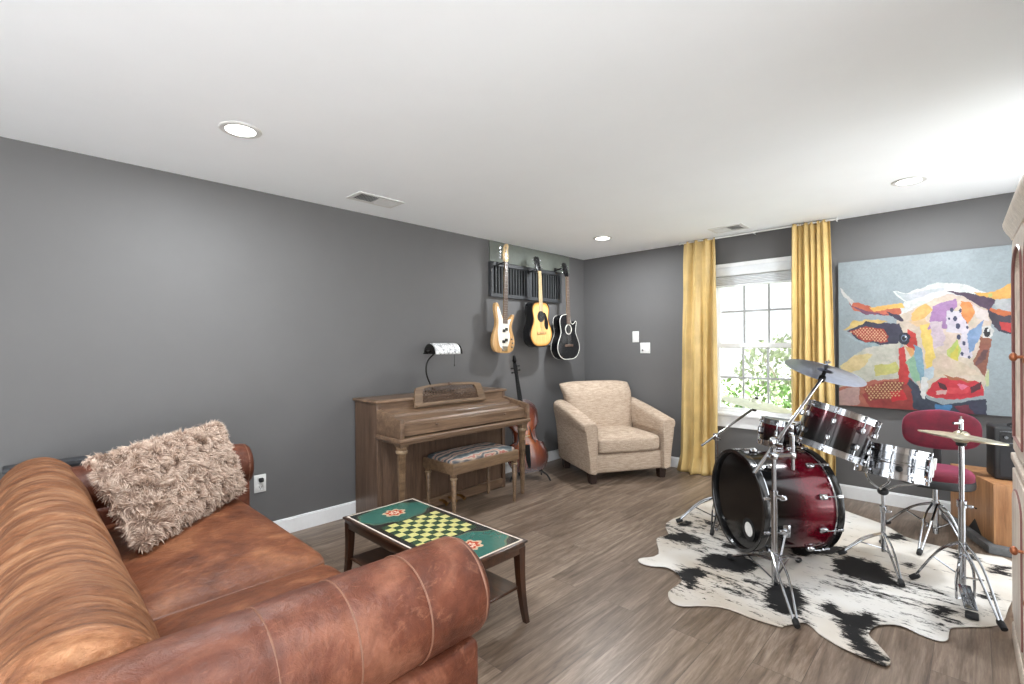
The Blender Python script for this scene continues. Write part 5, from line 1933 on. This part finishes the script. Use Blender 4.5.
# ================================================================== PAINTING, AMP, BOX, CABINET
PAINT=[((207,204,190),[(15,341),(116,440),(202,500),(411,565),(454,266),(236,125),(0,3)]),((228,208,150),[(2,341),(116,434),(238,450),(165,330),(40,250)]),((205,200,120),[(237,346),(388,379),(421,308),(260,259)]),((190,110,90),[(-7,156),(188,212),(465,267),(571,49),(571,-12),(-8,-13)]),((165,60,55),[(164,106),(465,267),(551,159),(571,-7),(235,-22)]),((205,170,160),[(-7,126),(140,179),(151,15),(-8,-13)]),((60,66,86),[(438,266),(551,186),(592,92),(675,57),(908,115),(918,-7),(571,-18),(490,14),(490,155)]),((205,55,55),[(411,494),(455,522),(492,381),(465,210),(409,179)]),((224,206,188),[(390,723),(406,837),(555,939),(699,922),(817,885),(930,778),(948,674),(913,493),(920,284),(908,180),(613,107),(551,159),(465,323),(444,493),(418,608)]),((228,229,226),[(375,960),(468,941),(576,987),(669,1006),(818,970),(912,915),(976,840),(911,826),(817,877),(699,911),(596,866),(511,816),(401,766),(442,877)]),((200,205,210),[(391,953),(490,930),(618,961),(699,949),(576,910),(457,876)]),((205,105,75),[(11,1030),(94,902),(240,842),(406,837),(435,792),(390,763),(240,777),(106,826)]),((240,190,100),[(216,843),(428,864),(446,820),(244,806)]),((222,218,214),[(12,1036),(57,965),(114,901),(99,862),(29,958)]),((120,72,100),[(69,882),(192,815),(356,768),(192,782)]),((60,50,75),[(333,795),(419,773),(441,715),(390,723)]),((228,196,120),[(22,653),(118,729),(286,736),(344,711),(167,685)]),((170,190,195),[(55,616),(142,569),(308,511),(238,506),(105,560)]),((58,56,78),[(55,646),(191,714),(419,693),(445,607),(395,534),(285,523),(142,569)]),((178,70,55),[(68,640),(191,684),(309,651),(348,595),(332,540),(190,553)]),((205,62,52),[(467,649),(521,611),(535,465),(483,479),(455,536)]),((232,170,110),[(444,522),(492,493),(535,381),(492,409)]),((238,190,110),[(485,781),(575,854),(621,796),(558,722),(498,705)]),((240,205,160),[(478,705),(575,743),(596,681),(532,661)]),((240,208,112),[(543,675),(606,692),(620,521),(631,356),(585,321),(563,521)]),((135,172,192),[(505,527),(552,499),(577,271),(551,203),(509,367)]),((150,190,160),[(454,380),(505,437),(540,242),(504,226)]),((200,215,225),[(573,327),(625,356),(625,273),(572,215)]),((176,132,182),[(617,824),(749,875),(762,815),(708,723),(702,656),(585,643),(612,727)]),((215,196,205),[(600,700),(678,711),(687,520),(620,493)]),((222,214,224),[(699,786),(817,771),(831,651),(838,427),(776,426),(777,600),(702,629)]),((62,66,100),[(739,789),(736,776),(729,771),(721,777),(718,790),(721,803),(729,809),(736,803)]),((62,66,100),[(787,781),(784,770),(778,765),(772,770),(769,782),(772,793),(778,798),(784,793)]),((62,66,100),[(760,721),(756,706),(748,700),(740,706),(736,722),(740,737),(748,743),(757,736)]),((62,66,100),[(810,732),(807,721),(801,716),(795,721),(792,733),(795,744),(801,748),(807,743)]),((62,66,100),[(777,664),(773,647),(764,640),(754,648),(750,665),(754,682),(764,688),(773,681)]),((62,66,100),[(823,652),(821,642),(816,639),(811,643),(809,652),(811,661),(816,665),(821,661)]),((62,66,100),[(779,581),(775,566),(767,560),(759,566),(755,581),(759,597),(767,603),(775,596)]),((62,66,100),[(806,533),(803,519),(796,514),(789,520),(786,533),(789,546),(796,551),(803,546)]),((62,66,100),[(839,493),(837,481),(831,477),(824,481),(822,493),(825,504),(831,509),(837,504)]),((62,66,100),[(795,453),(792,441),(786,437),(780,441),(777,453),(780,464),(786,469),(792,464)]),((62,66,100),[(832,427),(830,417),(824,413),(819,417),(817,426),(819,436),(825,440),(830,436)]),((62,66,100),[(720,723),(719,715),(714,712),(710,715),(708,723),(710,731),(714,734),(719,730)]),((62,66,100),[(818,692),(816,684),(812,681),(808,685),(807,692),(808,700),(812,703),(817,699)]),((236,150,82),[(778,854),(848,836),(859,769),(826,683),(787,738)]),((232,216,214),[(836,836),(930,768),(933,687),(868,724)]),((238,182,92),[(856,909),(967,910),(1053,979),(1052,860),(948,829),(911,831)]),((190,195,110),[(927,895),(952,901),(952,875),(930,871)]),((190,192,194),[(948,842),(1021,857),(1052,834),(1052,766),(966,789)]),((216,112,62),[(893,827),(948,787),(1052,766),(1052,728),(948,738)]),((82,56,82),[(695,933),(779,926),(865,892),(967,846),(933,773),(836,857),(779,894)]),((60,50,68),[(926,778),(984,736),(1052,733),(1051,589),(975,621),(944,679)]),((208,58,58),[(984,685),(1051,670),(1051,604),(993,631)]),((140,166,206),[(816,599),(883,681),(907,706),(888,597),(853,479),(825,466)]),((152,92,72),[(882,584),(951,570),(939,467),(901,279),(853,356),(844,413),(882,493)]),((110,72,72),[(910,493),(939,492),(913,414),(853,361),(853,400)]),((228,224,220),[(896,649),(938,661),(956,616),(938,575),(897,571)]),((192,206,112),[(697,479),(757,568),(780,493),(768,407),(707,379)]),((222,210,90),[(721,460),(767,520),(766,354),(736,353)]),((226,205,182),[(636,466),(717,425),(815,373),(881,296),(635,268),(611,383)]),((236,236,232),[(547,270),(593,258),(576,99),(550,97)]),((212,46,62),[(582,133),(614,231),(666,266),(852,255),(899,211),(908,143),(735,99),(634,103)]),((230,70,80),[(665,193),(833,202),(814,158),(675,144)]),((90,32,46),[(647,241),(700,214),(699,167),(665,187)]),((90,32,46),[(823,201),(886,244),(875,188),(833,159)]),((242,192,188),[(634,158),(699,173),(691,132),(634,128)]),((242,120,152),[(752,224),(814,214),(779,177)]),((182,112,72),[(680,281),(756,273),(837,250),(814,238),(716,258)]),((205,215,160),[(909,284),(928,337),(931,220),(916,206)]),((82,140,192),[(630,53),(727,61),(719,-4),(633,-7)]),((132,52,72),[(735,48),(823,69),(855,-8),(774,-10)]),((152,68,52),[(176,166),(330,227),(443,223),(424,94),(212,53)]),((218,46,52),[(352,138),(442,166),(457,91),(363,55)]),((40,42,60),[(482,572),(477,549),(463,531),(444,525),(425,531),(412,549),(407,574),(412,598),(426,615),(445,621),(463,615),(477,597)]),((120,140,170),[(464,578),(462,564),(454,554),(444,550),(434,554),(427,565),(425,579),(427,593),(435,604),(445,607),(455,603),(462,593)]),((20,20,28),[(456,576),(454,566),(449,559),(442,556),(436,559),(431,566),(429,576),(431,586),(436,593),(442,596),(449,593),(454,586)]),((240,240,240),[(460,590),(459,586),(457,582),(453,581),(450,583),(448,586),(447,590),(448,594),(450,597),(453,598),(457,597),(459,594)]),((30,26,34),[(940,612),(937,594),(931,580),(921,576),(912,581),(905,594),(903,613),(906,631),(912,644),(922,649),(931,643),(938,630)]),((240,240,240),[(936,627),(935,621),(933,616),(929,615),(925,616),(923,621),(922,628),(923,634),(925,639),(929,640),(933,639),(935,634)]),((240,190,150),[(149,665),(156,673),(163,664),(156,656)]),((240,190,150),[(171,664),(178,672),(184,664),(178,655)]),((240,190,150),[(193,663),(199,671),(206,663),(199,655)]),((240,190,150),[(214,663),(221,671),(228,662),(221,654)]),((240,190,150),[(236,662),(242,670),(249,662),(242,653)]),((240,190,150),[(116,651),(123,659),(129,650),(123,642)]),((240,190,150),[(138,650),(145,658),(152,650),(145,641)]),((240,190,150),[(160,649),(167,658),(173,649),(167,641)]),((240,190,150),[(182,649),(189,657),(195,648),(188,640)]),((240,190,150),[(203,648),(210,656),(217,648),(210,640)]),((240,190,150),[(225,647),(232,656),(238,647),(232,639)]),((240,190,150),[(246,647),(253,655),(260,647),(253,638)]),((240,190,150),[(268,646),(274,654),(281,646),(274,638)]),((240,190,150),[(289,646),(295,654),(302,645),(295,637)]),((240,190,150),[(82,636),(89,645),(96,636),(89,628)]),((240,190,150),[(104,636),(111,644),(118,635),(111,627)]),((240,190,150),[(127,635),(134,643),(140,635),(134,627)]),((240,190,150),[(149,635),(156,643),(162,634),(156,626)]),((240,190,150),[(171,634),(178,642),(184,634),(177,626)]),((240,190,150),[(193,634),(199,642),(206,633),(199,625)]),((240,190,150),[(214,633),(221,641),(228,633),(221,625)]),((240,190,150),[(236,632),(242,641),(249,632),(242,624)]),((240,190,150),[(257,632),(264,640),(270,632),(263,624)]),((240,190,150),[(278,631),(285,639),(291,631),(285,623)]),((240,190,150),[(299,631),(306,639),(312,630),(306,622)]),((240,190,150),[(115,621),(122,629),(129,620),(122,612)]),((240,190,150),[(138,620),(145,628),(151,620),(144,611)]),((240,190,150),[(160,619),(167,628),(173,619),(166,611)]),((240,190,150),[(182,619),(188,627),(195,619),(188,610)]),((240,190,150),[(203,618),(210,627),(217,618),(210,610)]),((240,190,150),[(225,618),(232,626),(238,618),(231,610)]),((240,190,150),[(246,617),(253,626),(259,617),(253,609)]),((240,190,150),[(267,617),(274,625),(281,617),(274,609)]),((240,190,150),[(289,616),(295,624),(302,616),(295,608)]),((240,190,150),[(309,616),(316,624),(322,616),(316,608)]),((240,190,150),[(126,605),(133,613),(140,605),(133,597)]),((240,190,150),[(149,605),(156,613),(162,604),(155,596)]),((240,190,150),[(171,604),(177,613),(184,604),(177,596)]),((240,190,150),[(192,604),(199,612),(206,604),(199,595)]),((240,190,150),[(214,603),(221,612),(227,603),(221,595)]),((240,190,150),[(235,603),(242,611),(249,603),(242,595)]),((240,190,150),[(257,603),(263,611),(270,602),(263,594)]),((240,190,150),[(278,602),(285,610),(291,602),(284,594)]),((240,190,150),[(299,602),(305,610),(312,601),(305,593)]),((240,190,150),[(320,601),(326,609),(333,601),(326,593)]),((240,190,150),[(160,590),(166,598),(173,589),(166,581)]),((240,190,150),[(181,589),(188,597),(195,589),(188,581)]),((240,190,150),[(203,589),(210,597),(217,589),(210,580)]),((240,190,150),[(225,588),(231,597),(238,588),(231,580)]),((240,190,150),[(246,588),(253,596),(259,588),(253,580)]),((240,190,150),[(267,588),(274,596),(280,587),(274,579)]),((240,190,150),[(288,587),(295,595),(301,587),(295,579)]),((240,190,150),[(309,587),(316,595),(322,587),(316,579)]),((240,190,150),[(170,574),(177,583),(184,574),(177,566)]),((240,190,150),[(192,574),(199,582),(206,574),(199,566)]),((240,190,150),[(214,574),(221,582),(227,574),(220,565)]),((240,190,150),[(235,573),(242,582),(249,573),(242,565)]),((240,190,150),[(257,573),(263,581),(270,573),(263,565)]),((240,190,150),[(278,573),(284,581),(291,573),(284,565)]),((240,190,150),[(299,572),(305,581),(312,572),(305,564)]),((240,190,150),[(320,572),(326,580),(333,572),(326,564)]),((240,190,150),[(246,559),(253,567),(259,558),(252,550)]),((240,190,150),[(267,558),(274,566),(280,558),(274,550)]),((240,190,150),[(288,558),(295,566),(301,558),(295,550)]),((240,190,150),[(309,558),(316,566),(322,558),(316,550)]),((225,190,140),[(311,208),(318,218),(325,209),(318,200)]),((225,190,140),[(334,210),(341,219),(348,210),(341,201)]),((225,190,140),[(357,211),(364,220),(371,211),(364,202)]),((225,190,140),[(380,212),(387,221),(393,212),(387,203)]),((225,190,140),[(402,213),(409,222),(416,213),(409,205)]),((225,190,140),[(425,214),(432,223),(438,215),(431,206)]),((225,190,140),[(253,188),(260,197),(267,189),(260,180)]),((225,190,140),[(276,189),(283,198),(290,190),(283,181)]),((225,190,140),[(300,190),(307,200),(314,191),(307,182)]),((225,190,140),[(323,192),(330,201),(337,192),(330,183)]),((225,190,140),[(346,193),(353,202),(359,193),(353,184)]),((225,190,140),[(369,194),(375,203),(382,195),(375,186)]),((225,190,140),[(391,195),(398,204),(405,196),(398,187)]),((225,190,140),[(414,196),(420,205),(427,197),(420,188)]),((225,190,140),[(193,167),(200,176),(207,168),(200,159)]),((225,190,140),[(217,168),(224,178),(231,169),(224,160)]),((225,190,140),[(241,170),(248,179),(255,171),(248,161)]),((225,190,140),[(264,171),(272,180),(279,172),(271,163)]),((225,190,140),[(288,172),(295,181),(302,173),(295,164)]),((225,190,140),[(311,174),(318,183),(325,174),(318,165)]),((225,190,140),[(334,175),(341,184),(348,176),(341,166)]),((225,190,140),[(357,176),(364,185),(371,177),(364,168)]),((225,190,140),[(380,177),(387,186),(393,178),(386,169)]),((225,190,140),[(402,178),(409,187),(416,179),(409,170)]),((225,190,140),[(181,149),(188,158),(195,149),(188,140)]),((225,190,140),[(205,150),(212,159),(219,151),(212,142)]),((225,190,140),[(229,151),(236,161),(243,152),(236,143)]),((225,190,140),[(253,153),(260,162),(267,154),(260,144)]),((225,190,140),[(276,154),(283,163),(290,155),(283,146)]),((225,190,140),[(299,155),(306,165),(313,156),(306,147)]),((225,190,140),[(323,157),(330,166),(336,158),(329,148)]),((225,190,140),[(346,158),(352,167),(359,159),(352,150)]),((225,190,140),[(368,159),(375,168),(382,160),(375,151)]),((225,190,140),[(391,161),(398,170),(404,161),(398,152)]),((225,190,140),[(413,162),(420,171),(427,163),(420,154)]),((225,190,140),[(193,132),(200,141),(207,132),(200,123)]),((225,190,140),[(217,133),(224,142),(231,134),(224,125)]),((225,190,140),[(241,134),(248,144),(255,135),(248,126)]),((225,190,140),[(264,136),(271,145),(278,137),(271,127)]),((225,190,140),[(288,137),(295,146),(302,138),(295,129)]),((225,190,140),[(311,139),(318,148),(325,139),(318,130)]),((225,190,140),[(334,140),(341,149),(348,141),(341,132)]),((225,190,140),[(357,141),(364,150),(371,142),(364,133)]),((225,190,140),[(380,143),(386,152),(393,144),(386,135)]),((225,190,140),[(402,144),(409,153),(416,145),(409,136)]),((225,190,140),[(205,114),(212,124),(219,115),(212,106)]),((225,190,140),[(229,116),(236,125),(243,117),(236,108)]),((225,190,140),[(252,117),(260,127),(267,118),(259,109)]),((225,190,140),[(276,119),(283,128),(290,120),(283,111)]),((225,190,140),[(299,120),(306,130),(313,121),(306,112)]),((225,190,140),[(322,122),(329,131),(336,123),(329,114)]),((225,190,140),[(345,123),(352,132),(359,124),(352,115)]),((225,190,140),[(368,125),(375,134),(382,126),(375,117)]),((225,190,140),[(391,126),(398,135),(404,127),(397,118)]),((225,190,140),[(217,97),(224,107),(231,98),(224,89)]),((225,190,140),[(240,99),(248,108),(255,100),(248,91)]),((225,190,140),[(264,101),(271,110),(278,102),(271,92)]),((225,190,140),[(288,102),(295,111),(301,103),(294,94)]),((225,190,140),[(311,104),(318,113),(325,105),(318,95)]),((225,190,140),[(334,105),(341,114),(348,106),(341,97)]),((225,190,140),[(357,107),(364,116),(370,108),(363,99)]),((225,190,140),[(379,108),(386,117),(393,109),(386,100)]),((225,190,140),[(402,110),(409,119),(415,111),(409,102)]),((225,190,140),[(205,79),(212,88),(219,80),(212,70)]),((225,190,140),[(228,81),(236,90),(243,82),(236,72)]),((225,190,140),[(252,82),(259,91),(266,83),(259,74)]),((225,190,140),[(276,84),(283,93),(290,85),(283,75)]),((225,190,140),[(299,85),(306,95),(313,86),(306,77)]),((225,190,140),[(322,87),(329,96),(336,88),(329,79)]),((225,190,140),[(345,89),(352,98),(359,90),(352,80)]),((225,190,140),[(216,62),(224,71),(231,63),(224,54)])]
can = thing('canvas_painting', 'large colourful cow portrait painting on the window wall', 'painting', (3.34, -0.02, 0.81))
PX0, PX1, PZ0, PZ1 = 2.737, 3.95, 0.81, 2.052
obj('canvas', MB().box(((PX0 + PX1) / 2, -0.031, (PZ0 + PZ1) / 2), (PX1 - PX0, 0.038, PZ1 - PZ0), 0.002, 1), plain('canvas_edge', (140, 146, 148), 0.7, var=0.05), can)
NXp, NZp = 300, 308
uu = (np.arange(NXp) + 0.5) / NXp * (PX1 - PX0) * 1000
vv = (np.arange(NZp) + 0.5) / NZp * (PZ1 - PZ0) * 1000
U, V = np.meshgrid(uu, vv)
rs = np.random.RandomState(3)


def smooth_noise(n0):
    g = rs.rand(n0 + 2, n0 + 2)
    xi, yi = U / 1260 * n0, V / 1260 * n0
    x0, y0 = xi.astype(int), yi.astype(int)
    fx, fy = xi - x0, yi - y0
    fx, fy = fx * fx * (3 - 2 * fx), fy * fy * (3 - 2 * fy)
    return (g[y0, x0] * (1 - fx) * (1 - fy) + g[y0, x0 + 1] * fx * (1 - fy) + g[y0 + 1, x0] * (1 - fx) * fy + g[y0 + 1, x0 + 1] * fx * fy) - 0.5


Uw = U + 16 * smooth_noise(26) + 10 * smooth_noise(60)
Vw = V + 16 * smooth_noise(26) + 10 * smooth_noise(60)
img = np.zeros((NZp, NXp, 3))
img[:] = (166, 178, 183)
img += (14 * smooth_noise(5) + 10 * smooth_noise(14))[..., None]
for col_, pts in PAINT:
    big = max(p[0] for p in pts) - min(p[0] for p in pts) > 40
    A, B = (Uw, Vw) if big else (U, V)
    x0, x1 = min(p[0] for p in pts), max(p[0] for p in pts)
    y0, y1 = min(p[1] for p in pts), max(p[1] for p in pts)
    m = np.zeros(U.shape, bool)
    for i in range(len(pts)):
        (xi, yi), (xj, yj) = pts[i], pts[i - 1]
        if yi == yj:
            continue
        m ^= ((yi > B) != (yj > B)) & (A < (xj - xi) * (B - yi) / (yj - yi) + xi)
    var = 24 * smooth_noise(24) + 16 * smooth_noise(70) if big else 0 * U
    tint = np.stack([var, 0.8 * var + 9 * smooth_noise(18) if big else var, 0.8 * var], -1)
    img[m] = (np.array(col_) + tint[m])
img = np.clip(img, 0, 255) / 255
img = np.where(img <= 0.04045, img / 12.92, ((img + 0.055) / 1.055) ** 2.4)
q = MB()
dx_, dz_ = (PX1 - PX0) / NXp, (PZ1 - PZ0) / NZp
vs = [(PX0 + i * dx_, -0.0508, PZ0 + j * dz_) for j in range(NZp + 1) for i in range(NXp + 1)]
fs = [(j * (NXp + 1) + i, j * (NXp + 1) + i + 1, (j + 1) * (NXp + 1) + i + 1, (j + 1) * (NXp + 1) + i) for j in range(NZp) for i in range(NXp)]
q.add(vs, fs)
po_ = obj('painted_surface', q, 'painting', can, sharp=0)
ca = po_.data.color_attributes.new('paint', 'FLOAT_COLOR', 'CORNER')
rgba = np.ones((NZp * NXp, 4, 4), np.float32)
flat = img.reshape(-1, 3)
order = np.array([round((f.center.z + 0.81 - PZ0) / dz_ - 0.5) * NXp + round((f.center.x + 3.34 - PX0) / dx_ - 0.5) for f in po_.data.polygons])
rgba[:, :, :3] = flat[order][:, None, :] * 0.48
ca.data.foreach_set('color', rgba.reshape(-1))

# ---- corner speaker box on a grey slab
slab = [(3.40, -0.10), (3.652, -0.745), (4.20, -0.745), (4.20, -0.10)]
tag(obj('base_slab', MB().prism(slab, 0.003, 0.05, 0.002, axis='z'), 'stone', sharp=20), 'grey slab on the floor under the oak box', 'slab')
bx = thing('speaker_box', 'honey oak angled speaker box carrying the black amplifier', 'speaker', (3.8, -0.4, 0.05))
q = MB()
q.prism([(3.455, -0.14), (3.675, -0.685), (4.13, -0.685), (4.13, -0.14)], 0.0505, 0.437, 0.002, axis='z')
obj('cabinet_body', q, 'box_wood', bx, sharp=25)
fd_ = Vector((0.22, -0.545, 0)).normalized()
fn_ = Vector((fd_.y, -fd_.x, 0))
if fn_.x > 0:
    fn_ = -fn_
p0 = Vector((3.455, -0.14, 0.0525)) + fd_ * 0.27
q = MB()
tri = [p0 + fn_ * 0.0012 + fd_ * 0.0, p0 + fn_ * 0.0012 + fd_ * 0.17, p0 + fn_ * 0.0012 + fd_ * 0.085 + Vector((0, 0, 0.085))]
q.add(tri + [p - fn_ * 0.003 for p in tri], [(0, 1, 2), (5, 4, 3), (0, 3, 4, 1), (1, 4, 5, 2), (2, 5, 3, 0)])
obj('port', q, 'black_matte', bx)
q = MB()
for k in (0, 1):
    q.blob(p0 + fn_ * 0.002 + fd_ * (0.075 + 0.03 * k) + Vector((0, 0, 0.16)), (0.006, 0.006, 0.006), nu=10, nv=8)
obj('terminal', q, 'dark_metal', bx)
am = thing('guitar_amplifier', 'small black guitar amplifier on the oak box', 'amplifier', (3.85, -0.40, 0.4375), math.radians(10))
AMm = MAT[am.name]
q = MB(AMm)
q.box((0, 0.0, 0.175), (0.38, 0.21, 0.345), 0.014, 3)
obj('enclosure', q, 'black_matte', am)
obj('grille', MB(AMm).box((0, -0.105, 0.125), (0.325, 0.006, 0.205), 0.002, 1), 'grille', am)
pn = obj('control_panel', MB(AMm).box((0, -0.105, 0.285), (0.325, 0.006, 0.075), 0.002, 1), 'black', am)
q = MB(AMm)
q.box((0, -0.1075, 0.322), (0.325, 0.002, 0.004))
q.box((0, -0.1075, 0.247), (0.325, 0.002, 0.004))
obj('panel_trim', q, 'steel', pn)
for k in range(7):
    obj('knob', MB(AMm).cyl((-0.135 + 0.042 * k, -0.107, 0.285), (-0.135 + 0.042 * k, -0.124, 0.285), 0.013, 0.010, n=14), 'steel', pn)
q = MB(AMm)
for sx_ in (-0.15, 0.15):
    for sy_ in (-0.08, 0.08):
        q.cyl((sx_, sy_, 0.0), (sx_, sy_, 0.006), 0.012, n=10)
obj('rubber_foot', q, 'rubber', am)
q = MB(AMm)
q.tube(crv([(-0.10, 0, 0.346), (-0.08, 0, 0.365), (0.08, 0, 0.365), (0.10, 0, 0.346)], 5), 0.008, 8)
obj('handle', q, 'rubber', am)

# ---- cream hutch along the right wall
hu = thing('china_cabinet', 'tall cream hutch cabinet with arched doors at right edge', 'cabinet', (3.715, -1.93, 0))
CX, CY0, CY1 = 3.715, -3.55, -1.93
q = MB()
q.box(((CX + 0.015 + RX - 0.06) / 2, (CY0 + CY1) / 2, 0.44), (RX - 0.06 - CX - 0.015, CY1 - CY0, 0.76))
q.box(((CX + RX - 0.06) / 2, (CY0 + CY1) / 2, 0.045), (RX - 0.06 - CX + 0.012, CY1 - CY0 + 0.03, 0.09), 0.012, 2)
obj('lower_case', q, 'cream_wood', hu)
q = MB()
q.box(((CX - 0.006 + RX - 0.06) / 2, (CY0 + CY1) / 2, 0.835), (RX - 0.06 - CX + 0.006, CY1 - CY0 + 0.012, 0.032), 0.006, 3)
obj('counter', q, 'cream_wood', hu)
UX = CX + 0.006
q = MB()
q.box(((UX + 0.015 + RX - 0.06) / 2, (CY0 + CY1) / 2, 1.33), (RX - 0.06 - UX - 0.015, CY1 - CY0 - 0.02, 0.97))
obj('upper_case', q, 'cream_wood', hu)
q = MB()
cr = [(0.0, 0.0), (-0.01, 0.005), (-0.016, 0.022), (-0.026, 0.04), (-0.034, 0.06), (-0.037, 0.075), (-0.037, 0.085), (0.30, 0.085), (0.30, 0.0)]
rings = []
for dy, yy in ((1, CY1), (-1, CY0)):
    rings.append([(UX + 0.005 + px, yy + dy * (-px if px < 0 else 0) - (0.01 * dy), 1.80 + pz) for px, pz in cr])
q.loft(rings)
obj('crown_moulding', q, 'cream_wood', hu, sharp=25)


def arch(y0, y1, z0, z1, r):
    pts = [(y0, z0), (y1, z0), (y1, z1 - r)]
    n_ = 12
    ym_ = (y0 + y1) / 2
    for k in range(1, n_):
        a = PI * k / n_
        pts.append((ym_ + (y1 - y0) / 2 * math.cos(a), z1 - r + r * math.sin(a)))
    pts.append((y0, z1 - r))
    return pts


nd = 3
dw = (CY1 - CY0 - 0.08) / nd
for k in range(nd):
    d1 = CY1 - 0.035 - dw * k
    d0 = d1 - dw + 0.012
    # upper door: frame with an arched glass light
    o_ = [(d0, 0.875), (d1, 0.875), (d1, 1.79), (d0, 1.79)]
    q = MB()
    ai = arch(d0 + 0.055, d1 - 0.055, 0.935, 1.735, 0.10)
    x0, x1 = UX - 0.006, UX + 0.016
    nI = len(ai)
    # frame built as strip between an outer ring matched point by point and the arch
    cyy, czz = (d0 + d1) / 2, 1.33
    outr = []
    for (py, pz) in ai:
        ay, az = py - cyy, pz - czz
        s = min((d1 - cyy) / abs(ay) if abs(ay) > 1e-6 else 9, (1.79 - czz) / abs(az) if abs(az) > 1e-6 else 9)
        outr.append((cyy + ay * s, max(0.875, min(1.79, czz + az * s))))
    outr[0], outr[1] = (d0, 0.875), (d1, 0.875)
    rings = [[(x0, p[0], p[1]) for p in ai], [(x0, p[0], p[1]) for p in outr], [(x1, p[0], p[1]) for p in outr], [(x1, p[0], p[1]) for p in ai], [(x0, p[0], p[1]) for p in ai]]
    q.loft(rings, False)
    dr = obj('door', q, 'cream_wood', hu, sharp=25)
    q = MB()
    q.tube([(x0 - 0.001, p[0], p[1]) for p in ai + [ai[0]]], 0.006, 6)
    obj('door_edge', q, 'mauve', dr)
    q = MB()
    q.prism(ai, UX + 0.0175, UX + 0.0165, 0, axis='x')
    obj('dark_glass', q, plain('dark_cabinet_glass', (30, 24, 24), 0.06, var=0.02), dr)
    ky = d0 + 0.03 if k == 1 else d0 + 0.028
    q = MB()
    q.tube([(x0, ky, 1.29), (x0 - 0.018, ky, 1.29)], 0.006, 8)
    q.blob((x0 - 0.026, ky, 1.29), (0.012, 0.017, 0.017), nu=16, nv=10)
    obj('knob', q, 'knob', dr)
    # lower door: raised panel
    q = MB()
    xl = CX + 0.002
    q.box((xl + 0.006, (d0 + d1) / 2, 0.45), (0.022, d1 - d0, 0.68), 0.004, 2)
    dr = obj('door', q, 'cream_wood', hu)
    q = MB()
    ai = arch(d0 + 0.07, d1 - 0.07, 0.17, 0.73, 0.06)
    q.prism(ai, xl - 0.005, xl - 0.012, 0.004, axis='x')
    obj('raised_panel', q, 'cream_wood', dr)
    q = MB()
    q.tube([(xl - 0.006, p[0], p[1]) for p in ai + [ai[0]]], 0.005, 6)
    obj('door_edge', q, 'mauve', dr)
    q = MB()
    q.tube([(xl - 0.004, ky, 0.56), (xl - 0.022, ky, 0.56)], 0.006, 8)
    q.blob((xl - 0.030, ky, 0.56), (0.012, 0.017, 0.017), nu=16, nv=10)
    obj('knob', q, 'knob', dr)
hu.rotation_euler = (0, 0, math.radians(1.2))
